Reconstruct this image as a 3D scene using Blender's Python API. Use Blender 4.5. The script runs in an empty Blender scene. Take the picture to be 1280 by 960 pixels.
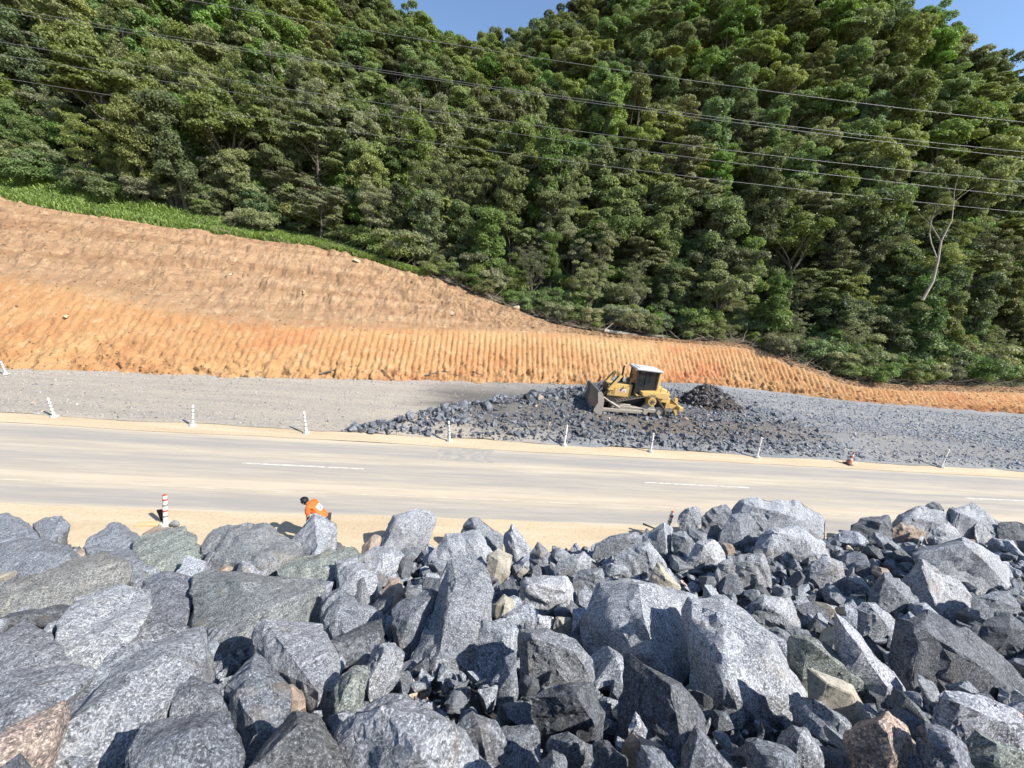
import bpy, bmesh, math, random
import numpy as np
from mathutils import Vector, Matrix, Euler, noise

random.seed(7); rng = np.random.default_rng(7)
R = math.radians
scene = bpy.context.scene
col = scene.collection

# ------------------------------------------------------------------ camera
CAM = np.array([0.0, 0.0, 8.0]); FPX = 490.0
PITCH, ROLL, YAW = R(12.7), R(5.2), R(5.4)
_fw = np.array([math.sin(YAW)*math.cos(PITCH), math.cos(YAW)*math.cos(PITCH), -math.sin(PITCH)])
_r0 = np.array([math.cos(YAW), -math.sin(YAW), 0.0])
_d0 = np.cross(_fw, _r0)                                   # image down without roll
_rt = _r0*math.cos(ROLL) - _d0*math.sin(ROLL)
_dn = _r0*math.sin(ROLL) + _d0*math.cos(ROLL)
cam_d = bpy.data.cameras.new('camera'); cam = bpy.data.objects.new('camera', cam_d); col.objects.link(cam)
cam_d.sensor_width = 36; cam_d.lens = FPX/1280*36; cam_d.clip_start = 0.05; cam_d.clip_end = 3000
cam.matrix_world = Matrix(((_rt[0], -_dn[0], -_fw[0], CAM[0]), (_rt[1], -_dn[1], -_fw[1], CAM[1]),
                           (_rt[2], -_dn[2], -_fw[2], CAM[2]), (0, 0, 0, 1)))
scene.camera = cam
def ray(px, py): return _fw + _rt*((px-640)/FPX) + _dn*((py-480)/FPX)
def on_z(px, py, z=0.0):
    d = ray(px, py); return CAM + d*((z-CAM[2])/d[2])
def on_y(px, py, y):
    d = ray(px, py); return CAM + d*(y/d[1])
def proj(p):
    v = np.asarray(p, float)-CAM; w = v@_fw
    return 640+FPX*(v@_rt)/w, 480+FPX*(v@_dn)/w

# ------------------------------------------------------------------ light
SUN = np.array([0.66, -0.42, 0.70]); SUN /= np.linalg.norm(SUN); anti = -SUN
sun_d = bpy.data.lights.new('sun', 'SUN'); sun_d.energy = 5.0; sun_d.angle = R(0.53); sun_d.color = (1.0, 0.95, 0.87)
sun = bpy.data.objects.new('sun', sun_d); col.objects.link(sun)
sun.rotation_euler = Vector(anti).to_track_quat('-Z', 'Y').to_euler()
world = bpy.data.worlds.new('World'); scene.world = world; world.use_nodes = True
wn = world.node_tree.nodes; wn.clear()
sky = wn.new('ShaderNodeTexSky'); sky.sky_type = 'NISHITA'; sky.sun_disc = False
sky.sun_elevation = math.asin(SUN[2]); sky.sun_rotation = math.atan2(SUN[0], SUN[1])
sky.air_density = 1.0; sky.dust_density = 0.3; sky.ozone_density = 3.0
bg = wn.new('ShaderNodeBackground'); bg.inputs['Strength'].default_value = 0.13
wo = wn.new('ShaderNodeOutputWorld')
world.node_tree.links.new(sky.outputs[0], bg.inputs[0]); world.node_tree.links.new(bg.outputs[0], wo.inputs[0])
vs = scene.view_settings
vs.view_transform = 'Standard'; vs.look = 'None'; vs.exposure = 0.82; vs.gamma = 1.0; vs.use_curve_mapping = False
scene.cycles.max_bounces = 4; scene.cycles.transparent_max_bounces = 8; scene.cycles.use_denoising = True
UP = Vector((-0.035, 0, 1)).normalized()                   # the road runs slightly downhill to +x
LEAN = Vector((0, 0, 1)).rotation_difference(UP)

# ------------------------------------------------------------------ node helpers
class NT:
    def __init__(s, name):
        s.m = bpy.data.materials.new(name); s.m.use_nodes = True
        s.t = s.m.node_tree; s.t.nodes.clear()
    def n(s, typ, ins=None, **props):
        nd = s.t.nodes.new('ShaderNode'+typ)
        for k, v in props.items(): setattr(nd, k, v)
        for k, v in (ins or {}).items():
            if isinstance(v, bpy.types.NodeSocket): s.t.links.new(v, nd.inputs[k])
            else: nd.inputs[k].default_value = v
        return nd
    def noise(s, vec, scale, detail=6, rough=0.6, dist=0.0):
        return s.n('TexNoise', {'Vector': vec, 'Scale': scale, 'Detail': detail, 'Roughness': rough, 'Distortion': dist}).outputs['Fac']
    def ramp(s, fac, stops):
        r = s.n('ValToRGB', {'Fac': fac}); e = r.color_ramp.elements
        while len(e) < len(stops): e.new(0.5)
        for i, (p, c) in enumerate(stops):
            e[i].position = p; e[i].color = (c, c, c, 1) if isinstance(c, (int, float)) else (*c, 1)
        return r.outputs[0]
    def mix(s, fac, a, b, mode='MIX'):
        nd = s.n('Mix', data_type='RGBA', blend_type=mode)
        for k, v in ((0, fac), (6, a), (7, b)):
            if isinstance(v, bpy.types.NodeSocket): s.t.links.new(v, nd.inputs[k])
            else: nd.inputs[k].default_value = v if k == 0 else ((*v, 1) if len(v) == 3 else v)
        return nd.outputs[2]
    def math(s, op, a, b=0.0):
        nd = s.n('Math', operation=op)
        for k, v in ((0, a), (1, b)):
            if isinstance(v, bpy.types.NodeSocket): s.t.links.new(v, nd.inputs[k])
            else: nd.inputs[k].default_value = v
        return nd.outputs[0]
    def coord(s, which='Object', scale=(1, 1, 1), rot=None):
        c = s.n('TexCoord').outputs[which]
        if rot is not None: c = s.n('VectorRotate', {'Vector': c, 'Rotation': rot}, rotation_type='EULER_XYZ').outputs[0]
        if scale != (1, 1, 1): c = s.n('Mapping', {'Vector': c, 'Scale': scale}).outputs[0]
        return c
    def pos(s, scale=(1, 1, 1)):
        c = s.n('NewGeometry').outputs['Position']
        if scale != (1, 1, 1): c = s.n('Mapping', {'Vector': c, 'Scale': scale}).outputs[0]
        return c
    def done(s, color, rough=0.9, bump=None, strength=0.4, dist=0.02, metallic=0.0, spec=0.3):
        ins = {'Base Color': color if isinstance(color, bpy.types.NodeSocket) else (*color, 1), 'Roughness': rough, 'Metallic': metallic, 'Specular IOR Level': spec}
        b = s.n('BsdfPrincipled', ins)
        if bump is not None:
            s.t.links.new(s.n('Bump', {'Height': bump, 'Strength': strength, 'Distance': dist}).outputs[0], b.inputs['Normal'])
        s.t.links.new(b.outputs[0], s.n('OutputMaterial').inputs[0])
        return s.m

M = {}
def simple(name, c, rough=0.6, metallic=0.0, dirt=None, amt=0.35, scale=6, spec=0.4):
    t = NT(name); v = t.pos()
    n1 = t.noise(v, scale, 6, 0.65)
    cc = t.mix(t.math('MULTIPLY', t.ramp(n1, [(0.42, 0), (0.68, 1)]), amt), c, dirt or tuple(x*0.55 for x in c))
    M[name] = t.done(cc, rough, n1, 0.15, 0.01, metallic, spec); return M[name]

def gneiss(name, stuff=False):
    t = NT(name)
    oi = t.n('ObjectInfo'); rnd = oi.outputs['Random']
    if stuff:
        v = t.pos(); tint = t.n('Attribute', attribute_name='tint').outputs['Color']
        vs_ = t.n('Mapping', {'Vector': v, 'Scale': (3, 3, 8)}).outputs[0]
    else:
        e = t.n('CombineXYZ', {'X': t.math('MULTIPLY', rnd, 9.0), 'Y': t.math('MULTIPLY', rnd, 23.0), 'Z': t.math('MULTIPLY', rnd, 41.0)}).outputs[0]
        base = t.n('VectorMath', {0: t.n('TexCoord').outputs['Object'], 1: e}, operation='ADD').outputs[0]
        v = t.n('VectorRotate', {'Vector': base, 'Rotation': e}, rotation_type='EULER_XYZ').outputs[0]
        vs_ = t.n('Mapping', {'Vector': v, 'Scale': (1.6, 1.6, 9)}).outputs[0]
        tint = oi.outputs['Color']
    fol = t.noise(vs_, 2.4, 10, 0.78, 0.5)
    spk = t.noise(v, 52, 4, 0.8)
    spk2 = t.noise(v, 22, 6, 0.8)
    pat = t.noise(v, 1.3, 4, 0.6, 0.5)
    c = t.ramp(fol, [(0.28, (0.034, 0.036, 0.042)), (0.46, (0.115, 0.121, 0.132)), (0.60, (0.205, 0.213, 0.228)), (0.78, (0.45, 0.46, 0.47))])
    c = t.mix(t.ramp(spk, [(0.50, 0), (0.64, 0.9)]), c, (0.55, 0.56, 0.58))
    c = t.mix(t.ramp(spk2, [(0.38, 0.8), (0.48, 0)]), c, (0.018, 0.02, 0.024))
    vein = t.math('ABSOLUTE', t.math('SUBTRACT', t.noise(v, 1.9, 6, 0.65, 1.2), 0.5))
    c = t.mix(t.ramp(vein, [(0.0, 0.55), (0.012, 0)]), c, (0.48, 0.47, 0.45))
    c = t.mix(t.ramp(pat, [(0.60, 0), (0.72, 0.5)]), c, (0.22, 0.17, 0.11))
    c = t.mix(1.0, c, tint, 'MULTIPLY')
    h = t.math('ADD', t.math('MULTIPLY', fol, 0.7), t.math('ADD', t.math('MULTIPLY', spk, 0.25), t.math('MULTIPLY', t.noise(v, 7, 8, 0.75), 0.7)))
    M[name] = t.done(c, 0.72, h, 0.85, 0.05, 0, 0.35)
gneiss('gneiss'); gneiss('gneiss_rubble', True)

def tan_rock(name, c1, c2):
    t = NT(name); v = t.coord()
    a = t.noise(v, 3, 7, 0.7, 0.4); b = t.noise(v, 26, 5, 0.7)
    c = t.mix(t.ramp(a, [(0.35, 0), (0.65, 1)]), c1, c2)
    c = t.mix(t.ramp(b, [(0.50, 0), (0.62, 0.7)]), c, (0.11, 0.10, 0.095)); c = t.mix(t.ramp(t.noise(v, 7, 6, .75), [(0.55, 0), (0.66, 0.75)]), c, (0.20, 0.195, 0.19))
    M[name] = t.done(c, 0.8, t.math('ADD', a, t.math('MULTIPLY', b, 0.4)), 0.6, 0.03)
tan_rock('ochre_rock', (0.25, 0.18, 0.135), (0.38, 0.315, 0.255)); tan_rock('pale_rock', (0.29, 0.265, 0.21), (0.42, 0.39, 0.325))
tan_rock('clay_stone', (0.52, 0.36, 0.20), (0.62, 0.48, 0.32))

def sand_mat():
    t = NT('sand'); v = t.pos(); vx = t.pos((0.15, 1.2, 1))
    a = t.noise(vx, 1.2, 7, 0.65); b = t.noise(v, 9, 8, 0.75); g = t.noise(v, 60, 3, 0.8)
    c = t.mix(t.ramp(a, [(0.35, 0), (0.7, 1)]), (0.46, 0.365, 0.24), (0.57, 0.475, 0.34))
    c = t.mix(t.ramp(b, [(0.35, 0.45), (0.55, 0)]), c, (0.34, 0.245, 0.145))
    c = t.mix(t.ramp(g, [(0.60, 0), (0.75, 0.5)]), c, (0.30, 0.26, 0.21))
    M['sand'] = t.done(c, 0.95, t.math('ADD', b, t.math('MULTIPLY', g, 0.3)), 0.5, 0.05)
sand_mat()

YA0, YA1 = 12.58, 19.5                                     # near and far edge of the asphalt
def road_mat():
    t = NT('dusty_asphalt'); v = t.pos(); vl = t.pos((0.022, 1.0, 1)); vm = t.pos((0.12, 1.6, 1))
    warp = t.math('MULTIPLY', t.math('SUBTRACT', t.noise(t.pos((0.05, 0.35, 1)), 1.0, 5, 0.6), 0.5), 0.9)
    y = t.math('ADD', t.n('SeparateXYZ', {0: t.n('NewGeometry').outputs['Position']}).outputs[1], warp)
    f = t.math('DIVIDE', t.math('SUBTRACT', y, YA0), YA1-YA0)
    # dust left between and beside the wheel tracks (it lies there whatever the light)
    band = t.ramp(f, [(0.0, 0.95), (0.045, 0.25), (0.13, 0.12), (0.22, 0.75), (0.30, 0.80), (0.38, 0.35), (0.56, 0.22), (0.63, 0.62), (0.72, 0.55), (0.80, 0.14), (0.92, 0.2), (1.0, 0.95)])
    nz = t.noise(vm, 1.6, 8, 0.68); nl = t.noise(vl, 1.4, 6, 0.7)
    d = t.math('ADD', t.math('MULTIPLY', band, 0.9), t.math('MULTIPLY', t.math('SUBTRACT', nz, 0.5), 1.1))
    d = t.math('ADD', d, t.math('MULTIPLY', t.math('SUBTRACT', nl, 0.5), 1.1))
    g = t.noise(v, 55, 4, 0.8)
    asp = t.mix(t.ramp(g, [(0.4, 0), (0.65, 1)]), (0.225, 0.216, 0.205), (0.335, 0.322, 0.30))
    asp = t.mix(t.ramp(t.noise(vm, 3.5, 7, 0.7), [(0.58, 0), (0.72, 0.55)]), asp, (0.43, 0.40, 0.35))
    dust = t.mix(t.ramp(nz, [(0.4, 0), (0.7, 1)]), (0.45, 0.375, 0.275), (0.52, 0.455, 0.35))
    c = t.mix(t.ramp(d, [(0.05, 0.10), (0.75, 0.90)]), asp, dust)
    M['asphalt'] = t.done(c, 0.88, g, 0.25, 0.01)
road_mat()
def paint_mat():
    t = NT('worn_road_paint'); v = t.pos((0.6, 2, 1)); a = t.noise(v, 5, 7, 0.75)
    c = t.mix(t.ramp(a, [(0.42, 0), (0.58, 1)]), (0.66, 0.63, 0.57), (0.36, 0.32, 0.26))
    M['paint'] = t.done(c, 0.8)
paint_mat()
def faint_mat():
    t = NT('buried_edge_line'); v = t.pos((0.3, 2, 1)); a = t.noise(v, 3, 7, 0.75)
    c = t.mix(t.ramp(a, [(0.40, 0), (0.60, 1)]), (0.50, 0.45, 0.36), (0.40, 0.34, 0.25))
    M['faint'] = t.done(c, 0.85)
faint_mat()
simple('patch', (0.27, 0.258, 0.238), 0.9, 0, (0.42, 0.37, 0.29), 0.8, 3)

def gravel_mat():
    t = NT('crushed_stone_pad'); v = t.pos(); p = t.n('SeparateXYZ', {0: v})
    x = p.outputs[0]; y = p.outputs[1]
    streak = t.noise(t.pos((0.08, 0.8, 1)), 1.5, 8, 0.7); g = t.noise(v, 9, 6, 0.85); g2 = t.noise(v, 30, 3, 0.8)
    big = t.noise(t.pos((0.10, 0.35, 1)), 1.0, 5, 0.6)
    beige = t.mix(t.ramp(streak, [(0.38, 0), (0.62, 1)]), (0.39, 0.35, 0.295), (0.48, 0.42, 0.34))
    grey = t.mix(t.ramp(streak, [(0.38, 0), (0.62, 1)]), (0.235, 0.245, 0.262), (0.33, 0.325, 0.31))
    brown = (0.165, 0.125, 0.09)
    xm = t.math('ADD', t.math('MULTIPLY', x, 0.08), t.math('MULTIPLY', t.math('SUBTRACT', big, 0.5), 1.6))
    c = t.mix(t.ramp(xm, [(0.0, 0), (0.5, 1)]), beige, grey)
    near = t.ramp(t.math('ADD', t.math('MULTIPLY', t.math('SUBTRACT', y, 20.6), 0.18), t.math('MULTIPLY', t.math('SUBTRACT', big, 0.5), 1.4)), [(0.15, 0), (0.3, 1), (0.55, 1), (0.8, 0)])
    dkz = t.math('MULTIPLY', t.ramp(t.math('MULTIPLY', t.math('ADD', t.math('ADD', x, 5.0), t.math('MULTIPLY', t.math('SUBTRACT', big, .5), 10.0)), 0.021), [(0.0, 0), (0.08, 1), (0.46, 1), (0.62, 0)]), t.ramp(t.math('MULTIPLY', y, 0.02), [(0.415, 0), (0.45, 1), (0.60, 1), (0.68, 0.3)]))
    c = t.mix(t.math('MULTIPLY', dkz, 0.92), c, t.mix(streak, (0.075, 0.070, 0.066), (0.13, 0.118, 0.105)))
    xb = t.ramp(t.math('MULTIPLY', x, 0.02), [(0.12, 0), (0.22, 0.85), (0.36, 0.8), (0.5, 0.3)])
    c = t.mix(t.math('MULTIPLY', t.math('MULTIPLY', near, xb), t.ramp(streak, [(0.3, 0.2), (0.55, 1)])), c, brown)
    c = t.mix(t.ramp(g, [(0.36, 0.75), (0.50, 0)]), c, (0.09, 0.09, 0.092))
    c = t.mix(t.ramp(g2, [(0.54, 0), (0.70, 0.7)]), c, (0.46, 0.46, 0.45))
    M['gravel'] = t.done(c, 0.95, t.math('ADD', g, t.math('MULTIPLY', g2, 0.5)), 0.9, 0.10)
gravel_mat()

def clay_mat():
    t = NT('orange_clay'); v = t.pos(); at = t.n('Attribute', attribute_name='zone').outputs['Fac']
    a = t.noise(t.pos((0.10, 0.10, 0.30)), 1.0, 7, 0.62, 0.6); b = t.noise(v, 1.4, 9, 0.74, 0.4); g = t.noise(v, 11, 6, 0.85)
    lay = t.noise(t.pos((0.035, 0.05, 0.9)), 1.3, 6, 0.65, 0.8)
    low = t.mix(t.ramp(a, [(0.34, 0), (0.64, 1)]), (0.385, 0.180, 0.074), (0.455, 0.280, 0.130))
    low = t.mix(t.ramp(t.noise(t.pos((0.06, 0.06, 0.2)), 1.0, 5, 0.6, 0.5), [(0.52, 0), (0.66, 0.6)]), low, (0.42, 0.135, 0.060))
    up = t.mix(t.ramp(lay, [(0.35, 0), (0.66, 1)]), (0.255, 0.150, 0.080), (0.365, 0.240, 0.140))
    c = t.mix(t.ramp(t.math('ADD', at, t.math('MULTIPLY', t.math('SUBTRACT', b, .5), 1.3)), [(0.25, 0), (0.75, 1)]), low, up)
    c = t.mix(t.ramp(b, [(0.53, 0), (0.68, 0.65)]), c, (0.56, 0.40, 0.235))
    c = t.mix(t.ramp(b, [(0.28, 0.6), (0.44, 0)]), c, (0.25, 0.115, 0.05))
    c = t.mix(t.ramp(g, [(0.60, 0), (0.74, 0.5)]), c, (0.62, 0.48, 0.32))
    c = t.mix(t.ramp(g, [(0.36, 0.6), (0.47, 0)]), c, (0.17, 0.085, 0.042))
    M['clay'] = t.done(c, 0.95, t.math('ADD', b, t.math('MULTIPLY', g, 1.3)), 0.65, 0.13)
clay_mat()
def soil_mat(name, c1, c2, sc=2.0):
    t = NT(name); v = t.pos(); a = t.noise(v, sc, 8, 0.7); g = t.noise(v, sc*7, 5, 0.8)
    c = t.mix(t.ramp(a, [(0.35, 0), (0.65, 1)]), c1, c2)
    M[name] = t.done(c, 0.95, t.math('ADD', a, g), 0.9, 0.12)
soil_mat('forest_floor', (0.04, 0.05, 0.02), (0.09, 0.10, 0.045)); soil_mat('dark_soil', (0.05, 0.042, 0.036), (0.12, 0.098, 0.078), 3)
soil_mat('rubble_base', (0.05, 0.052, 0.056), (0.12, 0.12, 0.12), 3)

def leaf_mat(name, c1, c2, c3, trans=0.38):
    t = NT(name); oi = t.n('ObjectInfo'); r = oi.outputs['Random']
    v = t.coord('Object'); a = t.noise(v, 0.9, 5, 0.7); b = t.noise(v, 7, 3, 0.8)
    c = t.mix(t.ramp(a, [(0.36, 0), (0.64, 1)]), c1, c2)
    c = t.mix(t.ramp(b, [(0.52, 0), (0.72, 0.8)]), c, c3)
    h = t.n('HueSaturation', {'Hue': t.math('ADD', 0.478, t.math('MULTIPLY', t.math('FRACT', t.math('MULTIPLY', r, 7.31)), 0.040)),
        'Saturation': t.math('ADD', 0.78, t.math('MULTIPLY', t.math('FRACT', t.math('MULTIPLY', r, 3.7)), 0.36)),
        'Value': t.math('ADD', 0.80, t.math('MULTIPLY', r, 0.72)), 'Color': c}).outputs[0]
    d = t.n('BsdfPrincipled', {'Base Color': h, 'Roughness': 0.55, 'Specular IOR Level': 0.35})
    tr = t.n('BsdfTranslucent', {'Color': t.mix(1.0, h, (1.15, 1.25, 0.6), 'MULTIPLY')})
    mx = t.n('MixShader', {0: trans, 1: d.outputs[0], 2: tr.outputs[0]})
    t.t.links.new(mx.outputs[0], t.n('OutputMaterial').inputs[0]); M[name] = t.m
leaf_mat('leaf_olive', (0.120, 0.145, 0.046), (0.185, 0.210, 0.075), (0.260, 0.275, 0.115))
leaf_mat('leaf_green', (0.095, 0.148, 0.040), (0.150, 0.210, 0.064), (0.225, 0.275, 0.100))
leaf_mat('leaf_grey', (0.150, 0.160, 0.082), (0.210, 0.220, 0.118), (0.285, 0.285, 0.175))
leaf_mat('leaf_dark', (0.070, 0.096, 0.034), (0.115, 0.142, 0.052), (0.175, 0.195, 0.080))
leaf_mat('grass', (0.130, 0.215, 0.055), (0.200, 0.300, 0.085), (0.290, 0.390, 0.150), 0.35)
soil_mat('bark', (0.10, 0.085, 0.065), (0.20, 0.175, 0.14), 4); soil_mat('pale_wood', (0.34, 0.29, 0.22), (0.48, 0.43, 0.34), 4)
soil_mat('dry_twig', (0.26, 0.215, 0.15), (0.44, 0.38, 0.28), 4)
simple('cat_yellow', (0.60, 0.385, 0.115), 0.5, 0, (0.46, 0.34, 0.19), 0.65, 3); simple('dusty_steel', (0.30, 0.27, 0.23), 0.6, 0.15, (0.40, 0.33, 0.24), 0.6, 4)
simple('dark_steel', (0.045, 0.043, 0.042), 0.5, 0.3, (0.14, 0.12, 0.10), 0.5, 5); simple('track_steel', (0.16, 0.145, 0.125), 0.55, 0.3, (0.32, 0.27, 0.20), 0.7, 6)
simple('blade_steel', (0.17, 0.165, 0.165), 0.45, 0.35, (0.26, 0.23, 0.20), 0.5, 4); simple('roof_grey', (0.46, 0.46, 0.47), 0.6, 0, (0.36, 0.33, 0.28), 0.5, 3)
simple('black_paint', (0.02, 0.02, 0.022), 0.4); simple('seat_black', (0.018, 0.018, 0.02), 0.7)
simple('white_plastic', (0.74, 0.73, 0.70), 0.5, 0, (0.50, 0.42, 0.32), 0.4, 14); simple('grey_band', (0.20, 0.20, 0.21), 0.5); simple('red_band', (0.42, 0.07, 0.045), 0.5)
simple('cone_red', (0.42, 0.12, 0.075), 0.6, 0, (0.40, 0.27, 0.2), 0.6, 10); simple('decal_white', (0.72, 0.66, 0.60), 0.5); simple('decal_red', (0.50, 0.08, 0.05), 0.5)
simple('base_board', (0.52, 0.40, 0.22), 0.8); simple('rubber', (0.02, 0.02, 0.02), 0.7); simple('shirt_orange', (0.78, 0.14, 0.03), 0.7, 0, (0.62, 0.10, 0.02), 0.4, 5)
simple('skin', (0.32, 0.17, 0.10), 0.6); simple('hair_black', (0.010, 0.009, 0.009), 0.6); simple('trouser_navy', (0.025, 0.03, 0.045), 0.8)
simple('print_white', (0.78, 0.76, 0.76), 0.7); simple('print_blue', (0.10, 0.16, 0.42), 0.7); simple('wire', (0.26, 0.26, 0.27), 0.45, 0.3); simple('concrete', (0.42, 0.41, 0.38), 0.85)
simple('insulator', (0.20, 0.12, 0.08), 0.3)
def glass_mat():
    t = NT('cab_glass'); b = t.n('BsdfPrincipled', {'Base Color': (0.03, 0.035, 0.035, 1), 'Roughness': 0.06, 'Specular IOR Level': 0.6, 'Alpha': 0.62})
    t.t.links.new(b.outputs[0], t.n('OutputMaterial').inputs[0]); M['glass'] = t.m
glass_mat()

# ------------------------------------------------------------------ object helpers
def tag(o, label=None, cat=None, group=None, kind=None):
    for k, v in (('label', label), ('category', cat), ('group', group), ('kind', kind)):
        if v: o[k] = v
    return o
def link(name, me, mat=None, parent=None, loc=None):
    o = bpy.data.objects.new(name, me); col.objects.link(o)
    if mat is not None and me is not None and not me.materials: me.materials.append(M[mat] if isinstance(mat, str) else mat)
    if parent is not None: o.parent = parent
    if loc is not None: o.location = Vector(loc)
    return o
def empty(name, loc, label, cat, group=None, rot=None):
    o = bpy.data.objects.new(name, None); col.objects.link(o); o.location = Vector(loc); o.empty_display_size = 0.2
    if rot is not None: o.rotation_euler = rot
    return tag(o, label, cat, group)
def mesh_np(name, V, F):
    """V (n,3), F (m,k) all faces the same size"""
    V = np.asarray(V, np.float32); F = np.asarray(F, np.int32); me = bpy.data.meshes.new(name)
    me.vertices.add(len(V)); me.vertices.foreach_set('co', V.ravel())
    me.loops.add(F.size); me.loops.foreach_set('vertex_index', F.ravel())
    me.polygons.add(len(F)); me.polygons.foreach_set('loop_start', np.arange(0, F.size, F.shape[1], dtype=np.int32))
    me.update(calc_edges=True); return me
def bm_mesh(name, bm, smooth=None):
    me = bpy.data.meshes.new(name); bm.normal_update(); bm.to_mesh(me); bm.free()
    if smooth:
        me.polygons.foreach_set('use_smooth', [True]*len(me.polygons)); me.set_sharp_from_angle(angle=R(smooth))
    return me
def grid(name, P, mat, smooth=True, kind=None):
    """P (ny,nx,3) -> one sheet"""
    ny, nx = P.shape[:2]; i = np.arange(ny*nx).reshape(ny, nx)
    F = np.stack([i[:-1, :-1], i[:-1, 1:], i[1:, 1:], i[1:, :-1]], -1).reshape(-1, 4)
    me = mesh_np(name, P.reshape(-1, 3), F)
    if smooth: me.polygons.foreach_set('use_smooth', np.ones(len(F), bool))
    o = link(name, me, mat)
    return tag(o, kind=kind) if kind else o
def box(bm, c, s, rot=None, bev=0.0):
    r = bmesh.ops.create_cube(bm, size=1.0); vs_ = r['verts']
    bmesh.ops.scale(bm, vec=s, verts=vs_)
    if bev: 
        es = {e for v in vs_ for e in v.link_edges}
        r2 = bmesh.ops.bevel(bm, geom=list(es), offset=bev, segments=1, affect='EDGES'); vs_ = list({v for v in vs_ if v.is_valid} | set(r2['verts']))
    if rot is not None: bmesh.ops.rotate(bm, cent=(0, 0, 0), matrix=Euler(rot).to_matrix(), verts=vs_)
    bmesh.ops.translate(bm, vec=c, verts=vs_)
def tube(bm, p0, p1, r0, r1=None, seg=10):
    p0, p1 = Vector(p0), Vector(p1); d = p1-p0
    m = Matrix.Translation((p0+p1)/2) @ d.to_track_quat('Z', 'Y').to_matrix().to_4x4()
    bmesh.ops.create_cone(bm, cap_ends=True, segments=seg, radius1=r0, radius2=r0 if r1 is None else r1, depth=d.length, matrix=m)
def prism(bm, poly, y0, y1, bev=0.0):
    """polygon in x-z, thick along y"""
    a = [bm.verts.new((x, y0, z)) for x, z in poly]; b = [bm.verts.new((x, y1, z)) for x, z in poly]
    fs = [bm.faces.new(a), bm.faces.new(b[::-1])]; n = len(poly)
    for i in range(n): fs.append(bm.faces.new((a[(i+1) % n], a[i], b[i], b[(i+1) % n])))
    bmesh.ops.recalc_face_normals(bm, faces=fs)
    if bev: bmesh.ops.bevel(bm, geom=list({e for f in fs for e in f.edges}), offset=bev, segments=1, affect='EDGES')
def part(name, mat, parent, fn, smooth=35):
    bm = bmesh.new(); fn(bm); return link(name, bm_mesh(name, bm, smooth), mat, parent)
def _vn(x, y, seed):
    xi = np.floor(x).astype(np.int64); yi = np.floor(y).astype(np.int64); fx = x-xi; fy = y-yi; fx = fx*fx*(3-2*fx); fy = fy*fy*(3-2*fy)
    def h(a, b):
        k = (a*374761393+b*668265263+seed*1442695041) & 0xffffffff; k = ((k ^ (k >> 13))*1274126177) & 0xffffffff; return ((k ^ (k >> 16)) & 0xffff)/32767.5-1
    return (h(xi, yi)*(1-fx)+h(xi+1, yi)*fx)*(1-fy)+(h(xi, yi+1)*(1-fx)+h(xi+1, yi+1)*fx)*fy
def fbm2(x, y, s, oct=5, seed=0.0, g=0.5):
    x, y = np.broadcast_arrays(np.asarray(x, float), np.asarray(y, float)); out = np.zeros(x.shape); a = 1.0; k = s/2.6
    for o in range(oct):
        c_, s_ = math.cos(o*1.1+seed), math.sin(o*1.1+seed)
        out += a*_vn((x*c_-y*s_)*k+o*17.3, (x*s_+y*c_)*k+o*9.1, int(seed*10)+o*7+1); a *= g; k *= 2.03
    return out

# ------------------------------------------------------------------ the setting: ground, road, pad
g = 900.0
grid('ground', np.array([[[-g, -g, -0.06], [g, -g, -0.06]], [[-g, g, -0.06], [g, g, -0.06]]]), 'sand', False, 'structure')
XL, XR = -75.0, 95.0
def strip(name, y0, y1, z, mat, nx=400, ny=8, wob0=0.0, wob1=0.0, rough=0.0, seed=1):
    xs = np.linspace(XL, XR, nx); v = np.linspace(0, 1, ny)[:, None]
    a = y0+wob0*fbm2(xs, xs*0, 0.5, 5, seed); b = y1+wob1*fbm2(xs, xs*0, 0.6, 5, seed+1)
    Y = a*(1-v)+b*v; X = np.broadcast_to(xs, Y.shape)
    Z = z+rough*fbm2(X, Y*2, 1.2, 5, seed+2)*np.sin(np.pi*np.clip(v, 0, 1))
    return grid(name, np.stack([X, Y, Z], -1), mat, True, 'structure')
strip('road', YA0, YA1, 0.0, 'asphalt', 200, 6, 0.05, 0.05)
strip('sand_verge', 9.5, YA0+0.1, 0.012, 'sand', 500, 14, 0, 0.14, 0.02, 4)
strip('sand_verge', YA1-0.1, 21.4, 0.018, 'sand', 500, 12, 0.10, 0, 0.02, 6)
road = bpy.data.objects['road']
def mark(name, poly, mat, z=0.006):
    P = np.array([[[*p[:2], z] for p in poly[:2]], [[*p[:2], z] for p in poly[3:1:-1]]]); o = grid(name, P, mat, False); o.parent = road; return o
dash = [(302, 580, 455, 586.5), (805, 602.5, 935, 608.5), (1205, 622, 1330, 627)]
for x0, y0, x1, y1 in dash:
    a, b = on_z(x0, y0), on_z(x1, y1); mark('lane_dash', [(a[0], 16.32), (b[0], 16.32), (b[0], 16.44), (a[0], 16.44)], 'paint')
a, b = on_z(-700, 600)[0], on_z(1900, 600)[0]
for i in range(7):                                         # the dashes go on outside the frame
    x0 = on_z(302, 580)[0]-16.1*(i+1)
    if x0 > XL+5: mark('lane_dash', [(x0, 16.32), (x0+4.6, 16.32), (x0+4.6, 16.44), (x0, 16.44)], 'paint')
mark('edge_line', [(XL+1, 14.13), (XR-1, 14.13), (XR-1, 14.24), (XL+1, 14.24)], 'faint')
q = [on_z(545, 575), on_z(617, 579), on_z(617, 563), on_z(549, 559)]
mark('asphalt_patch', [p[:2] for p in q], 'patch', 0.004)

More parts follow.
